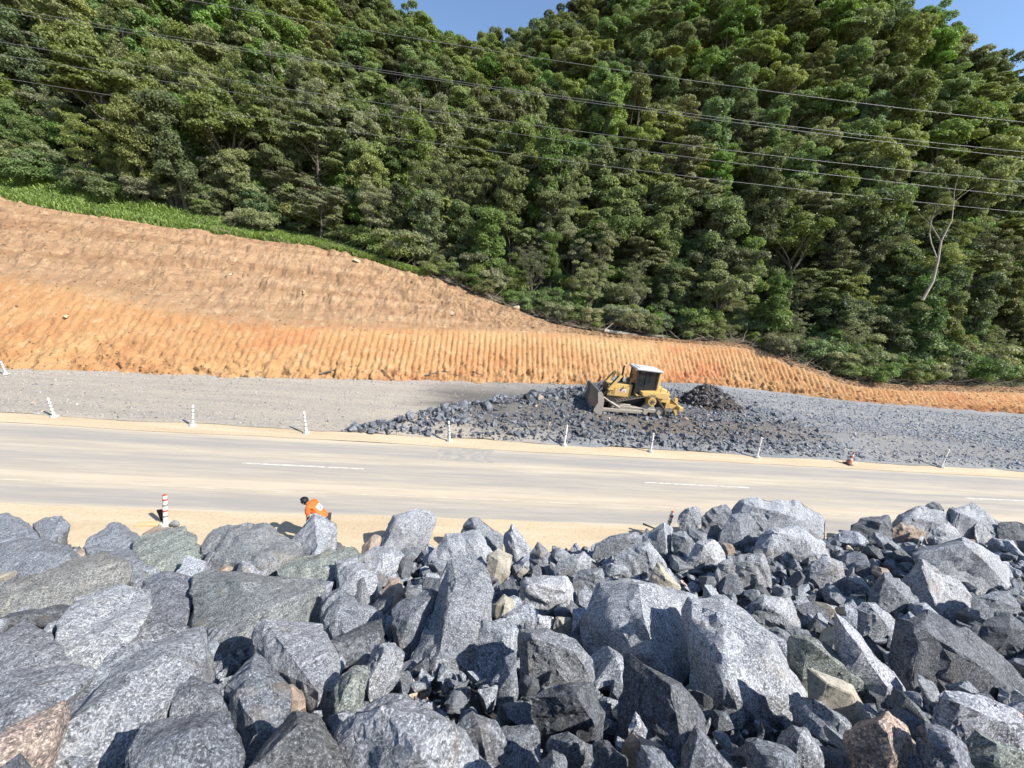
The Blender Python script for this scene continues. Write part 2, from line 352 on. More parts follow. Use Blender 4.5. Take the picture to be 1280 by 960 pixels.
# ------------------------------------------------------------------ orange cut bank
PX  = [-150, -70, 0, 100, 200, 300, 420, 560, 640, 700, 760, 850, 930, 1000, 1060, 1130, 1200, 1280, 1360]
TOE = [452, 457, 460, 463, 468, 472, 475, 477, 479, 481, 483, 486, 490, 496, 502, 507, 512, 517, 522]
BEN = [318, 332, 345, 360, 385, 403, 408, 411, 413, 415, 421, 428, 434, 460, 482, 488, 489, 491, 494]
TOP = [222, 238, 250, 268, 283, 296, 314, 355, 386, 408, 417, 425, 430, 455, 476, 482, 483, 485, 488]
toe = np.array([on_z(p, t, 0.05) for p, t in zip(PX, TOE)])
def climb(px, py, X, Y, Z, slope):
    """the point on the ray through a pixel that lies on a face rising at 'slope' from the line (X,Y,Z)"""
    d = ray(px, py); ts = np.linspace(15, 110, 6000); P = CAM+d*ts[:, None]
    f = P[:, 2]-(np.interp(P[:, 0], X, Z)+slope*(P[:, 1]-np.interp(P[:, 0], X, Y)))
    k = np.where((f[:-1] > 0) & (f[1:] <= 0))[0]
    return P[k[0]] if len(k) else P[np.argmin(np.abs(f))]
ben = np.array([climb(p, b, toe[:, 0], toe[:, 1], toe[:, 2], 1.05) for p, b in zip(PX, BEN)])
top = np.array([climb(p, t, ben[:, 0], ben[:, 1], ben[:, 2], 0.62) for p, t in zip(PX, TOP)])
ben = ben[np.argsort(ben[:, 0])]; top = top[np.argsort(top[:, 0])]; toe = toe[np.argsort(toe[:, 0])]
def smooth_line(L, xs, k=41):
    xx = np.linspace(L[0, 0]-30, L[-1, 0]+30, 1500)
    y = np.interp(xx, L[:, 0], L[:, 1]); z = np.interp(xx, L[:, 0], L[:, 2]); w = np.hanning(k); w /= w.sum()
    pad = lambda a: np.convolve(np.pad(a, k//2, mode='edge'), w, 'valid')
    return np.interp(xs, xx, pad(y)), np.interp(xs, xx, pad(z))
XB0, XB1 = top[0, 0]+2, top[-1, 0]+6
xs = np.arange(XB0, XB1, 0.085)
ty, tz = smooth_line(toe, xs); by, bz = smooth_line(ben, xs); py_, pz_ = smooth_line(top, xs)
def top_at(x): return smooth_line(top, np.asarray(x, float))
rows = []; zone = []
NL, NU = 34, 44
lowh = np.maximum(bz-tz, 0.05)
for j in range(NL+1):
    v = j/NL; y = ty+(by-ty)*v; z = tz+(bz-tz)*v
    env = np.sin(np.pi*min(1, max(0, v*1.02)))**0.6
    ph = 2*(xs*2*np.pi/1.06+0.6*np.sin(xs*0.21))+0.55*fbm2(xs, xs*0+v*2.0, 0.8, 3, 2)+(1-v)*0.8*np.clip((xs-8)*0.10, 0, 3)
    amp = 0.105*np.clip(0.62+0.9*fbm2(xs, xs*0+v*3, 0.16, 3, 5), 0.1, 1.15)*np.clip((xs+60)/30, 0.75, 1)
    rib = amp*(np.abs(np.sin(ph/2))**0.7*2-1)*env*np.clip(lowh/2.5, 0.15, 1)
    rgh = (0.065+0.34*(1-v)**3)*fbm2(xs, xs*0+z*1.5, 4.2, 5, 9, 0.72)*np.clip(lowh/2, 0.3, 1)
    spill = 0.55*np.exp(-v*7)*(0.5+0.5*fbm2(xs, xs*0, 0.5, 4, 11))
    d = rib+rgh+spill
    rows.append(np.stack([xs, y-0.72*d, z+0.5*d*min(1, v*6+0.2)], -1)); zone.append(np.full(len(xs), max(0.0, (v-0.80)/0.35)))
for j in range(1, NU+1):
    v = j/NU; y = by+(py_-by)*v; z = bz+(pz_-bz)*v
    h = np.clip((pz_-bz)/3, 0.08, 1)
    led = 0.22*np.abs(fbm2(xs*0.35, xs*0+z*2.2, 0.9, 4, 15, 0.6))*np.sin(np.pi*v)
    lip = 0.35*math.exp(-v*14)
    d = (1.6*led+0.26*fbm2(xs, y*1.6, 1.8, 6, 13, 0.72))*h*min(1, v*4) - lip*0.4 + 0.10*fbm2(xs, y, 4.0, 3, 17)*h
    rut = 0.05*np.sin(xs*2*np.pi/0.7+1.5*np.sin(xs*0.3))*np.clip((xs-3)/8, 0, 1)
    rows.append(np.stack([xs, y-0.5*(d+rut), z+0.75*(d+rut)], -1)); zone.append(np.full(len(xs), min(1.0, .57+v*2.2)))
# a rounded earth lip that runs back under the growth
for s, dz in ((0.25, 0.03), (0.7, 0.0), (1.4, -0.25), (2.4, -0.9)):
    d = 0.10*fbm2(xs, xs*0+s, 2.0, 4, 19); rows.append(np.stack([xs, py_+s, pz_+dz+d*0.6], -1)); zone.append(np.full(len(xs), 1.0))
P = np.array(rows); bank = grid('cut_bank', P, 'clay', True, 'structure')
at = bank.data.attributes.new('zone', 'FLOAT', 'POINT'); at.data.foreach_set('value', np.array(zone, np.float32).ravel())
def bank_pt(px, py):
    """nearest bank surface point seen at a pixel"""
    k = np.array([proj(p) for p in P[::3, ::6].reshape(-1, 3)]); i = np.argmin((k[:, 0]-px)**2+(k[:, 1]-py)**2); return P[::3, ::6].reshape(-1, 3)[i]

# crushed stone pad between the verge and the toe; low fill of shot rock in the middle
def pad_z(x, y):
    x = np.asarray(x, float); y = np.asarray(y, float)
    tx = np.interp(x, toe[:, 0], toe[:, 1])
    edge = np.clip((y-20.55)/0.8, 0, 1)
    tip = np.interp(y, [20.4, 21.5, 23, 25.5, 28, 30, 33], [-7.0, -6.2, -4.0, 0.0, 3.5, 6.5, 10.0])     # left front of the fill
    ramp = np.clip((x-tip)/2.6, 0, 1); ramp = ramp*ramp*(3-2*ramp)
    fall = np.clip((46-x)/24, 0, 1)
    hh = (0.85+0.35*np.exp(-((x-tip-3)/3.0)**2))*ramp*fall*np.clip((y-20.6)/3.0, 0.0, 1)*np.clip((tx-y)/2+0.35, 0, 1)
    bump = 0.20*fbm2(x, y, 1.6, 4, 21)*ramp*np.clip((18-x)/6, 0.25, 1)
    return 0.03+0.10*edge+hh+bump*edge+0.025*fbm2(x, y, 2.5, 3, 23)*edge
gx = np.arange(XB0, XB1, 0.22); nv = 60
tyy = np.interp(gx, toe[:, 0], toe[:, 1]); vv = np.linspace(0, 1, nv)[:, None]
y0 = 20.55+0.16*fbm2(gx, gx*0, 0.9, 4, 25)
GY = y0*(1-vv)+(tyy+0.9)*vv; GX = np.broadcast_to(gx, GY.shape)
grid('gravel_pad', np.stack([GX, GY, pad_z(GX, GY)], -1), 'gravel', True, 'structure')

# ------------------------------------------------------------------ the wooded hill
RDROP = 12.5
RID = [(-700, -620, 105), (-350, -430, 115), (0, -260, 125), (250, -130, 135), (430, -40, 142), (520, 26, 148), (600, 52, 150), (660, 44, 146), (740, -10, 138), (850, -60, 128),
       (1000, -70, 112), (1120, 5, 102), (1180, 50, 96), (1240, 82, 92), (1300, 112, 88), (1420, 170, 84), (1700, 300, 80)]
rid = np.array([on_y(a, b, y)+np.array([0, 0, -RDROP]) for a, b, y in RID]); rid = rid[np.argsort(rid[:, 0])]
def hill(x, y):
    x = np.asarray(x, float); y = np.asarray(y, float)
    fy, fz = top_at(x.ravel()); fy = fy.reshape(x.shape); fz = fz.reshape(x.shape)
    ry = np.interp(x, rid[:, 0], rid[:, 1]); rz = np.interp(x, rid[:, 0], rid[:, 2])
    s = y-fy; L = np.maximum(ry-fy-5, 10); u = (s-5)/L
    prof = np.where(u < 1, np.clip(u, 0, 1)*(1+0.12*np.sin(np.pi*np.clip(u, 0, 1))), 1-(u-1)*0.55)
    z = fz-0.45+0.30*np.clip(s, 0, 5)+(rz-fz-1.05)*prof
    return z+np.clip(u*4, 0, 1)*2.2*fbm2(x, y, 0.07, 4, 31)
hx = np.concatenate([np.linspace(-330, -90, 50), np.linspace(-86, 110, 120), np.linspace(114, 330, 50)]); hs = np.concatenate([np.linspace(1.2, 8, 10), np.linspace(10, 170, 70)])[:, None]
HY = top_at(hx)[0]+hs; HX = np.broadcast_to(hx, HY.shape)
grid('wooded_hillside', np.stack([HX, HY, hill(HX, HY)], -1), 'forest_floor', True, 'structure')

# ------------------------------------------------------------------ slope of blasted rock under the camera
QS = np.array([0.50, 0.55, 0.60, 0.64, 0.68, 0.75, 0.886, 1.03, 1.18, 1.34, 1.55, 1.9, 2.6])
YS = np.array([11.9, 11.6, 11.35, 11.1, 10.7, 9.2, 6.6, 4.8, 3.6, 2.7, 1.9, 1.2, 0.6])
def slope_z(x, y):
    x = np.asarray(x, float); y = np.asarray(y, float)
    z = np.interp(y, [-8, 0, 0.6, 1.2, 1.9, 2.7, 3.6, 4.8, 6.6, 9.2, 10.3, 11.0, 11.6], [6.3, 6.3, 6.2, 5.72, 5.05, 4.38, 3.75, 3.05, 2.15, 1.1, 0.6, 0.1, -0.1])
    rt = np.interp(x, [1, 6], [0, 1])*np.interp(y, [7, 10.5, 11.6, 12.4], [0, 0.9, 0.9, 0.0])
    return z+rt
def slope_depth(px, py):
    d = ray(px, py); y0 = float(np.interp(-d[2]/d[1], QS, YS)); ys = np.linspace(.5, 12, 400); P_ = CAM+d[None]*(ys/d[1])[:, None]
    k = np.where(P_[:, 2] < slope_z(P_[:, 0], ys)+.12)[0]
    return min(y0, float(ys[k[0]])) if len(k) else y0
def refine(bm, maxlen, cap=4):
    for _ in range(cap):
        es = [e for e in bm.edges if e.calc_length() > maxlen]
        if not es: break
        bmesh.ops.subdivide_edges(bm, edges=es, cuts=1)
        bmesh.ops.triangulate(bm, faces=[f for f in bm.faces if len(f.verts) > 3])
def hull_bm(pts):
    bm = bmesh.new()
    for p in pts: bm.verts.new(Vector(p))
    bmesh.ops.convex_hull(bm, input=bm.verts)
    bmesh.ops.delete(bm, geom=[v for v in bm.verts if not v.link_faces], context='VERTS')
    return bm
def rock_mesh(name, pts, size, seed, detail=0.10, rough=1.0, rounded=False, chops=4, cut=(0.86, 0.95)):
    """an angular block: convex hull of pts, corners split off, uneven broken faces"""
    rr = random.Random(seed*13+5); bm = hull_bm(pts)
    for _ in range(0 if rounded else chops):
        n_ = Vector((rr.gauss(0, 1), rr.gauss(0, 1), rr.gauss(0, .8))).normalized(); ext = max(v.co.dot(n_) for v in bm.verts)
        bmesh.ops.bisect_plane(bm, geom=bm.verts[:]+bm.edges[:]+bm.faces[:], plane_co=n_*ext*rr.uniform(*cut), plane_no=n_, clear_outer=True)
        q_ = [v.co.copy() for v in bm.verts]; bm.free(); bm = hull_bm(q_)
    bmesh.ops.dissolve_limit(bm, angle_limit=R(5), verts=bm.verts, edges=bm.edges)
    bmesh.ops.bevel(bm, geom=list(bm.edges), offset=size*(0.10 if rounded else 0.004), segments=3 if rounded else 1, affect='EDGES', clamp_overlap=True)
    bmesh.ops.triangulate(bm, faces=bm.faces)
    refine(bm, size*detail, 6)
    o = Vector((seed*3.17 % 51, seed*7.3 % 37, seed*1.9 % 29)); bm.normal_update()
    fol = Vector((rr.gauss(0, 1), rr.gauss(0, 1), rr.gauss(0, 1))).normalized()
    for v in bm.verts:
        p = v.co/size
        a = noise.fractal(p*2.1+o, 0.9, 2.0, 3)*0.009
        st = noise.noise((p+fol*p.dot(fol)*2.5)*3.0+o*2)*3.2; st = (math.floor(st)+min(1, (st-math.floor(st))*5))*0.011   # broken steps
        c = noise.fractal(p*13+o, 0.8, 2.0, 3)*0.008
        v.co += v.normal*size*rough*((a*1.5+c*.4) if rounded else (a+st+c))
    for f in bm.faces: f.smooth = True
    me = bm_mesh(name, bm)
    me.set_sharp_from_angle(angle=R(60 if rounded else 17)); return me

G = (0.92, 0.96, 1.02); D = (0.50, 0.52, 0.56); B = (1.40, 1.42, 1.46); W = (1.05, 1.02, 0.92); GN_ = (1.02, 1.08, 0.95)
# outline, raised ridge points (x, y, metres toward the viewer), tint or material, label
TR = [
 ([(41,654),(55,648),(78,644),(87,655),(84,663),(62,676),(50,672)], [(70,652,.12)], G, 'lone grey rock with a pointed left end lying on the sand edge'),
 ([(-8,645),(8,641),(20,648),(38,653),(55,676),(40,690),(-8,690)], [(15,655,.2)], G, 'rounded grey boulder beside the lone rock on the sand edge'),
 ([(-8,674),(30,671),(72,676),(98,684),(105,695),(80,706),(43,723),(27,714),(-8,722)], [(40,690,.2)], G, 'long flat grey slab with a notched lower edge over a dark crack'),
 ([(-10,742),(25,728),(50,715),(85,702),(130,690),(160,700),(165,718),(150,735),(100,742),(60,763),(20,772),(-10,792)], [(90,722,.2),(20,750,.12)], W, 'banded slab with yellowish streaks stretched below the notched slab'),
 ([(75,795),(92,745),(150,735),(183,732),(187,760),(168,795),(150,812),(120,832),(92,832),(72,800)], [(130,780,.1)], (1.6,1.62,1.62), 'pale grey flat-faced slab between the banded slab and the long streaked slab'),
 ([(122,672),(135,653),(150,654),(172,665),(182,682),(150,702),(118,692),(104,684)], [(148,665,.22)], G, 'grey peaked boulder on the edge beside the reddish flat stone'),
 ([(170,676),(188,664),(232,657),(235,672),(248,678),(252,697),(220,714),(190,722),(168,702)], [(222,668,.2),(195,690,.18)], GN_, 'grey block just below the striped marker post'),
 ([(180,667),(195,657),(216,659),(207,674),(190,676)], [], 'ochre_rock', 'reddish flat stone beside the striped marker post'),
 ([(112,690),(160,684),(178,700),(186,722),(165,730),(130,705)], [(160,702,.15)], G, 'low grey wedge between the peaked boulder and the pale slab'),
 ([(180,724),(205,712),(240,720),(246,735),(232,760),(230,785),(200,792),(182,775),(186,745)], [(208,735,.15)], (.8,.83,.9), 'cracked dark grey block left of the big square boulder'),
 ([(250,677),(272,657),(290,654),(318,650),(335,660),(350,668),(358,680),(380,683),(375,693),(345,712),(310,720),(280,718),(255,698)], [(290,662,.55),(326,708,.55),(322,662,.3)], (1.0,1.02,1.0), 'large domed grey boulder with two broad faces on the edge'),
 ([(388,643),(393,639),(408,645),(423,653),(420,670),(405,690),(388,708),(377,702),(366,676),(380,660)], [(393,648,.30),(398,694,.32)], B, 'upright wedge rock in front of the bending person'),
 ([(345,712),(380,695),(440,682),(455,695),(428,722),(400,728),(350,724)], [(410,700,.2)], GN_, 'low grey slab behind the foot of the upright wedge rock'),
 ([(243,720),(268,712),(345,720),(395,725),(412,735),(385,765),(375,780),(330,782),(312,800),(280,832),(262,800),(242,790),(240,740)], [(300,730,.42),(350,728,.38),(318,770,.36),(380,745,.3)], (.95,.98,.95), 'massive square boulder with a dark green front face'),
 ([(317,785),(330,776),(402,782),(424,826),(424,862),(410,884),(392,889),(330,828)], [(336,783,.26),(398,866,.28),(412,806,.2)], B, 'pale speckled tilted block with a dark left side strip'),
 ([(284,852),(322,812),(345,842),(363,870),(358,890),(345,915),(328,922),(318,893),(290,880)], [(318,830,.22),(300,872,.14)], G, 'diamond-shaped grey rock under the pale speckled tilted block'),
 ([(213,852),(237,843),(270,855),(286,885),(280,892),(214,886)], [(245,862,.14)], G, 'small grey block wedged against the long streaked slab'),
 ([(178,907),(245,886),(285,890),(302,905),(306,968),(165,968),(160,938)], [(240,915,.2)], G, 'broad flat grey rock below the small wedged block'),
 ([(215,790),(255,782),(263,800),(257,835),(207,880),(162,920),(95,975),(-10,985),(15,935),(88,870),(150,812)], [(205,822,.24),(90,905,.24)], (1.25,1.28,1.32), 'long streaked slab lying diagonally with white bands'),
 ([(-10,855),(20,836),(90,834),(117,842),(80,876),(50,906),(-10,935)], [(45,860,.12)], (1.1,1.13,1.18), 'bluish grey slab above the long streaked slab'),
 ([(-10,796),(30,772),(68,795),(92,830),(20,838),(-10,855)], [(30,805,.12)], (1.0,1.02,1.05), 'grey slab below the banded yellowish slab'),
 ([(-12,940),(22,905),(60,890),(84,872),(70,905),(18,940),(-8,965)], [(40,905,.08)], (2.1, 1.65, 1.35), 'pinkish tan rock strip beside the long streaked slab'),
 ([(305,970),(345,915),(370,885),(405,894),(420,920),(432,970)], [(372,905,.25)], (.72,.72,.70), 'dark brownish grey rock beside the large ridged boulder'),
 ([(424,905),(445,885),(480,875),(505,870),(540,888),(580,915),(618,958),(622,1000),(450,1000),(430,930)], [(478,888,.24),(520,935,.28),(556,910,.2)], B, 'large rounded-top boulder with a ridge across its face'),
 ([(575,683),(588,683),(601,702),(612,740),(618,790),(620,822),(605,855),(590,885),(560,891),(530,876),(514,842),(535,800),(548,745),(558,700)], [(580,692,.16),(562,760,.20),(545,835,.24),(602,800,.24)], (1.1,1.12,1.15), 'tall pointed grey slab standing upright among the boulders'),
 ([(490,757),(540,732),(553,745),(546,780),(520,808),(500,806),(492,780)], [(538,748,.2),(515,768,.2)], G, 'grey block leaning against the tall pointed slab'),
 ([(476,672),(492,645),(520,636),(540,638),(545,648),(530,668),(515,674),(478,686)], [(497,650,.28),(505,672,.2)], B, 'grey peaked rock rising above the sandy roadside'),
 ([(452,692),(470,682),(490,685),(506,694),(485,713),(460,711)], [(480,692,.14)], B, 'small pale rock below the grey peaked rock'),
 ([(455,678),(465,668),(477,668),(474,682),(458,698),(448,702)], [], 'ochre_rock', 'rusty brown stone beside the grey peaked rock'),
 ([(420,702),(445,697),(476,718),(470,737),(450,747),(424,737)], [(445,712,.2)], B, 'grey rock with a dark left notch above the small caves'),
 ([(402,742),(425,735),(452,756),(453,780),(430,797),(414,791),(402,765)], [(425,758,.16)], (.9,.94,1), 'mottled grey rock right of the massive square boulder'),
 ([(530,692),(545,680),(560,668),(600,664),(616,690),(622,722),(606,716),(588,684),(560,690)], [(595,676,.2)], B, 'pale arched slab behind the tall pointed slab'),
 ([(576,658),(588,645),(600,648),(612,660),(632,674),(622,692),(602,674)], [(592,655,.2)], G, 'grey angular rock topping the pale arched slab'),
 ([(630,668),(640,655),(652,670),(666,690),(656,706),(640,703),(632,690)], [(640,664,.2),(645,690,.15)], B, 'small upright pale triangular rock on the edge'),
 ([(609,692),(622,685),(640,695),(636,712),(618,716),(609,705)], [], 'pale_rock', 'tan broken stone beside the small triangular rock'),
 ([(650,728),(656,722),(706,718),(717,726),(716,755),(695,774),(666,766),(650,756)], [(660,730,.26),(705,735,.30),(690,760,.2)], (1.75,1.75,1.75), 'bright whitish block with a flat top above the slanted slabs'),
 ([(648,785),(700,787),(720,800),(728,815),(746,825),(749,846),(700,849),(660,843),(652,825)], [(658,795,.26),(715,812,.26),(730,832,.2)], (1.05,1.08,1.12), 'flat dark grey slab below the bright whitish block'),
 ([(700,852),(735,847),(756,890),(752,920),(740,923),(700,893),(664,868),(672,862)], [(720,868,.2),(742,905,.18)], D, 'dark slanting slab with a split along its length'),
 ([(728,772),(745,730),(792,726),(838,734),(872,745),(884,800),(886,885),(866,901),(800,840),(733,792)], [(798,732,.40),(806,780,.62),(846,868,.55)], (1.45,1.47,1.50), 'huge boulder with a shadowed left face and a bright right face'),
 ([(856,752),(905,745),(962,788),(988,832),(1035,907),(1010,914),(920,890),(878,864),(862,805)], [(905,765,.30),(960,812,.34),(1012,884,.22),(905,850,.42)], (1.5,1.52,1.56), 'huge pale slanting slab above a dark undercut'),
 ([(932,757),(955,742),(988,746),(1001,780),(985,792),(960,788)], [(955,752,.2),(985,775,.18)], B, 'pale rock above the greenish slab'),
 ([(977,793),(1000,790),(1040,806),(1072,838),(1102,870),(1086,882),(1030,842),(990,815)], [(1010,800,.22),(1070,848,.24)], GN_, 'thin greenish grey slab resting on the smooth tan stone'),
 ([(1042,763),(1056,775),(1086,815),(1126,855),(1141,900),(1129,902),(1092,872),(1062,822),(1044,790)], [(1056,785,.28),(1108,858,.28)], (1.75,1.75,1.85), 'narrow pale bluish slab crossing behind the smooth tan stone'),
 ([(1008,833),(1032,842),(1066,856),(1084,888),(1080,905),(1060,907),(1030,882),(1012,855)], [(1065,868,.16),(1035,855,.12)], 'pale_rock', 'smooth rounded tan stone under the greenish slab'),
 ([(1055,917),(1085,905),(1110,888),(1130,910),(1152,945),(1150,972),(1072,972)], [(1105,905,.24),(1118,945,.24)], (1.9, 1.45, 1.15), 'pinkish brown boulder under the smooth tan stone'),
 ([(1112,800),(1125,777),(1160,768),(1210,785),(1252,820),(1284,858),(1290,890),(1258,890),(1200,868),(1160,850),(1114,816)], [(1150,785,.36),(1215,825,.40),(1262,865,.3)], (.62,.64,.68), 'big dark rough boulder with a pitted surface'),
 ([(1123,708),(1145,695),(1156,697),(1190,725),(1223,755),(1215,780),(1200,792),(1172,778),(1148,745)], [(1148,700,.40),(1176,770,.44),(1205,765,.3)], (1.6,1.6,1.62), 'bright white-speckled slab tilted over the dark rough boulder'),
 ([(1143,687),(1175,680),(1205,676),(1240,690),(1272,720),(1268,736),(1256,738),(1210,735),(1180,716)], [(1204,681,.55),(1262,734,.55)], (1.5,1.52,1.55), 'large boulder with a black shadowed face and a bright sloping top'),
 ([(1085,736),(1105,715),(1130,730),(1149,750),(1142,763),(1116,763),(1090,753)], [(1106,722,.24),(1135,752,.22)], G, 'grey rock with a bright upper edge left of the white-speckled slab'),
 ([(1070,757),(1086,748),(1115,770),(1136,792),(1108,802),(1074,792)], [(1087,756,.2),(1110,785,.2)], B, 'pale grey rock below the bright-edged grey rock'),
 ([(1060,657),(1080,644),(1110,644),(1118,665),(1100,692),(1062,692)], [(1100,652,.4),(1100,680,.35)], (.6,.62,.66), 'black shadowed boulder beside the reddish weathered rock'),  # dark tint puts this boulder's shade into its colour
 ([(1115,647),(1140,633),(1182,640),(1186,656),(1160,664),(1138,662)], [(1130,645,.28),(1165,652,.25)], B, 'grey slab on the edge above the reddish weathered rock'),
 ([(1182,642),(1200,630),(1215,628),(1231,640),(1246,655),(1272,669),(1235,669),(1200,658)], [(1198,640,.28),(1228,655,.3)], B, 'grey humped boulder on the edge beside the small dark cap stone'),
 ([(1152,635),(1165,627),(1176,630),(1181,639),(1156,641)], [(1168,632,.1)], (.6,.62,.66), 'small dark cap stone perched on the grey slab'),
 ([(1113,663),(1125,653),(1158,665),(1151,677),(1130,680)], [(1128,660,.14)], 'ochre_rock', 'reddish weathered rock below the grey slab on the edge'),
 ([(1166,660),(1185,652),(1205,672),(1200,684),(1172,682)], [(1180,664,.18)], (1.7,1.7,1.7), 'white-streaked rock between the reddish rock and the large black-faced boulder'),
 ([(1218,655),(1226,652),(1246,676),(1238,690),(1228,680)], [(1232,668,.16)], (1.8,1.8,1.8), 'thin bright shard standing by the grey humped boulder'),
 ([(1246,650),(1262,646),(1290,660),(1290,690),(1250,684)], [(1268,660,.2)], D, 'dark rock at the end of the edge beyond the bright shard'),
 ([(908,652),(925,626),(935,622),(975,625),(1000,628),(1020,640),(1032,651),(1000,668),(940,668)], [(935,632,.3),(972,640,.45),(1000,650,.4)], B, 'long crest boulder with a dark left end and a pale striped face'),
 ([(948,668),(960,660),(985,657),(1005,660),(1035,680),(1038,693),(1020,699),(985,696),(945,690)], [(968,664,.32),(1005,675,.30),(1015,690,.22)], (1.65,1.66,1.7), 'bright pale block below the long crest boulder'),
 ([(897,666),(915,645),(935,642),(949,660),(932,692),(906,686)], [(925,655,.26),(928,680,.2)], G, 'grey wedge left of the bright pale block'),
 ([(857,702),(870,678),(895,673),(905,690),(909,703),(885,706)], [(880,682,.24),(890,698,.2)], (1.75,1.75,1.75), 'whitish rounded block beside the grey wedge'),
 ([(893,707),(920,695),(956,692),(966,730),(945,736),(920,724)], [(950,700,.26),(945,722,.2)], (1.2,1.2,1.2), 'grey block strewn with chips below the whitish rounded block'),
 ([(847,646),(858,634),(875,633),(877,646),(862,651)], [(862,638,.14)], B, 'small crest stone beside the red and white post'),
 ([(876,648),(890,634),(912,630),(914,648),(895,656)], [(895,640,.16)], G, 'flat grey crest stone left of the long crest boulder'),
 ([(840,667),(855,662),(868,678),(866,690),(842,690)], [(856,672,.16)], G, 'small rounded grey stone below the small crest stone'),
 ([(802,671),(830,652),(841,660),(839,692),(818,697)], [(830,662,.24),(832,685,.2)], B, 'grey tent-shaped rock beside the dark stick'),
 ([(766,701),(780,685),(812,677),(832,706),(800,714)], [(808,686,.24),(812,702,.2)], B, 'grey arched rock below the grey tent-shaped rock'),
 ([(690,716),(700,700),(730,690),(738,701),(712,722)], [(722,700,.16)], B, 'grey wedge above the bright whitish block'),
 ([(716,724),(725,712),(755,709),(758,726),(740,737)], [(745,716,.16)], G, 'small grey block between the whitish block and the huge boulder'),
 ([(741,682),(760,669),(795,664),(809,673),(790,688),(758,692)], [(780,672,.16)], G, 'flat grey rock on the edge left of the tent-shaped rock'),
 ([(662,692),(672,677),(686,690),(684,712),(668,714)], [(676,690,.15)], G, 'small egg-shaped grey rock beside the triangular rock'),
 ([(1145,909),(1165,903),(1196,920),(1216,945),(1225,980),(1148,980)], [(1172,915,.2),(1195,950,.2)], (.95,.97,1.05), 'mottled rounded grey rock right of the pinkish brown boulder'),
 ([(1163,866),(1180,862),(1230,885),(1290,893),(1290,938),(1230,917),(1198,896)], [(1200,880,.26),(1260,905,.22)], (1.7,1.7,1.8), 'pale flat slab under the dark rough boulder'),
 ([(1205,905),(1235,918),(1290,946),(1290,975),(1250,960),(1218,930)], [(1245,930,.12)], GN_, 'greenish grey slab edge beneath the pale flat slab'),
 ([(853,938),(869,906),(886,925),(916,962),(916,975),(853,975)], [(872,918,.2)], (.9,.92,.98), 'dark pointed rock below the huge boulder'),
 ([(932,925),(945,922),(982,932),(1001,950),(1004,980),(952,980)], [(950,935,.16),(975,945,.18)], G, 'grey block under the huge slanting slab'),
 ([(972,926),(990,908),(1006,910),(1031,945),(1015,957),(980,952)], [(1000,918,.2)], B, 'half-lit grey block right of the grey block under the slab'),
 ([(786,912),(794,886),(808,912),(798,920)], [], (1.9,1.9,1.95), 'small white pointed stone below the huge boulder'),
 ([(776,928),(790,915),(826,930),(830,947),(790,947)], [(800,926,.1)], 'ochre_rock', 'pinkish flat stone beneath the small white pointed stone'),
 ([(684,918),(700,910),(741,932),(736,950),(700,946)], [(712,925,.14)], (.85,.88,.92), 'flat dark stone below the dark slanting slab'),
 ([(667,957),(690,937),(706,945),(712,975),(666,975)], [(692,950,.14)], (.85,.88,.92), 'grey stone below the flat dark stone'),
 ([(741,931),(755,923),(786,950),(780,968),(760,964)], [(760,938,.12)], D, 'dark tilted shard beside the flat dark stone'),
 ([(795,955),(800,930),(830,940),(845,965),(845,985),(798,985)], [(815,945,.14)], G, 'dark grey rock below the pinkish flat stone'),
 ([(419,850),(440,830),(459,834),(456,860),(440,886),(420,890)], [(440,846,.16)], GN_, 'oval greenish grey rock left of the deep dark hollow'),
 ([(459,832),(470,803),(490,799),(506,815),(480,842),(461,852)], [(482,812,.18)], B, 'pale cracked rock above the deep dark hollow'),
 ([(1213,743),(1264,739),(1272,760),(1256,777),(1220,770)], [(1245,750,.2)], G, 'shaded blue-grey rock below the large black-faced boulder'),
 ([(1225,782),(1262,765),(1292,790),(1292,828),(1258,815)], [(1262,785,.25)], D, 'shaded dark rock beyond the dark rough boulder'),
 ([(1012,707),(1035,690),(1052,700),(1057,722),(1040,737),(1018,727)], [(1042,702,.2)], B, 'pale grey rock right of the chip-strewn block'),
 ([(478,740),(485,722),(500,722),(504,738),(490,747)], [], 'ochre_rock', 'rusty round stone in the dark gap left of the tall pointed slab'),
 ([(618,756),(630,742),(643,750),(641,766),(625,773)], [], 'pale_rock', 'tan stone right of the tall pointed slab'),
 ([(652,776),(672,766),(692,772),(694,784),(660,786)], [], (1.9,1.9,1.95), 'small white stone below the bright whitish block'),
 ([(692,782),(696,770),(716,772),(714,786),(700,790)], [], 'pale_rock', 'small tan stone below the bright whitish block'),
 ([(716,790),(716,762),(733,758),(734,778),(722,792)], [], (1.8,1.8,1.9), 'small white stone left of the huge boulder'),
 ([(622,865),(632,820),(646,815),(648,862),(634,890)], [(640,840,.1)], G, 'upright grey stone right of the tall pointed slab'),
 ([(812,722),(822,703),(836,718),(852,735),(836,740)], [], 'pale_rock', 'tan broken stone above the huge boulder'),
 ([(560,915),(590,890),(618,900),(632,930),(612,945)], [(600,908,.1)], G, 'grey stone at the foot of the tall pointed slab'),
 ([(1060,800),(1085,792),(1104,815),(1112,840),(1090,842)], [(1085,812,.1)], D, 'dark rock in the gap behind the narrow pale slab'),
]
NRM = np.array([-0.02, 0.50, 0.866])
traced = []
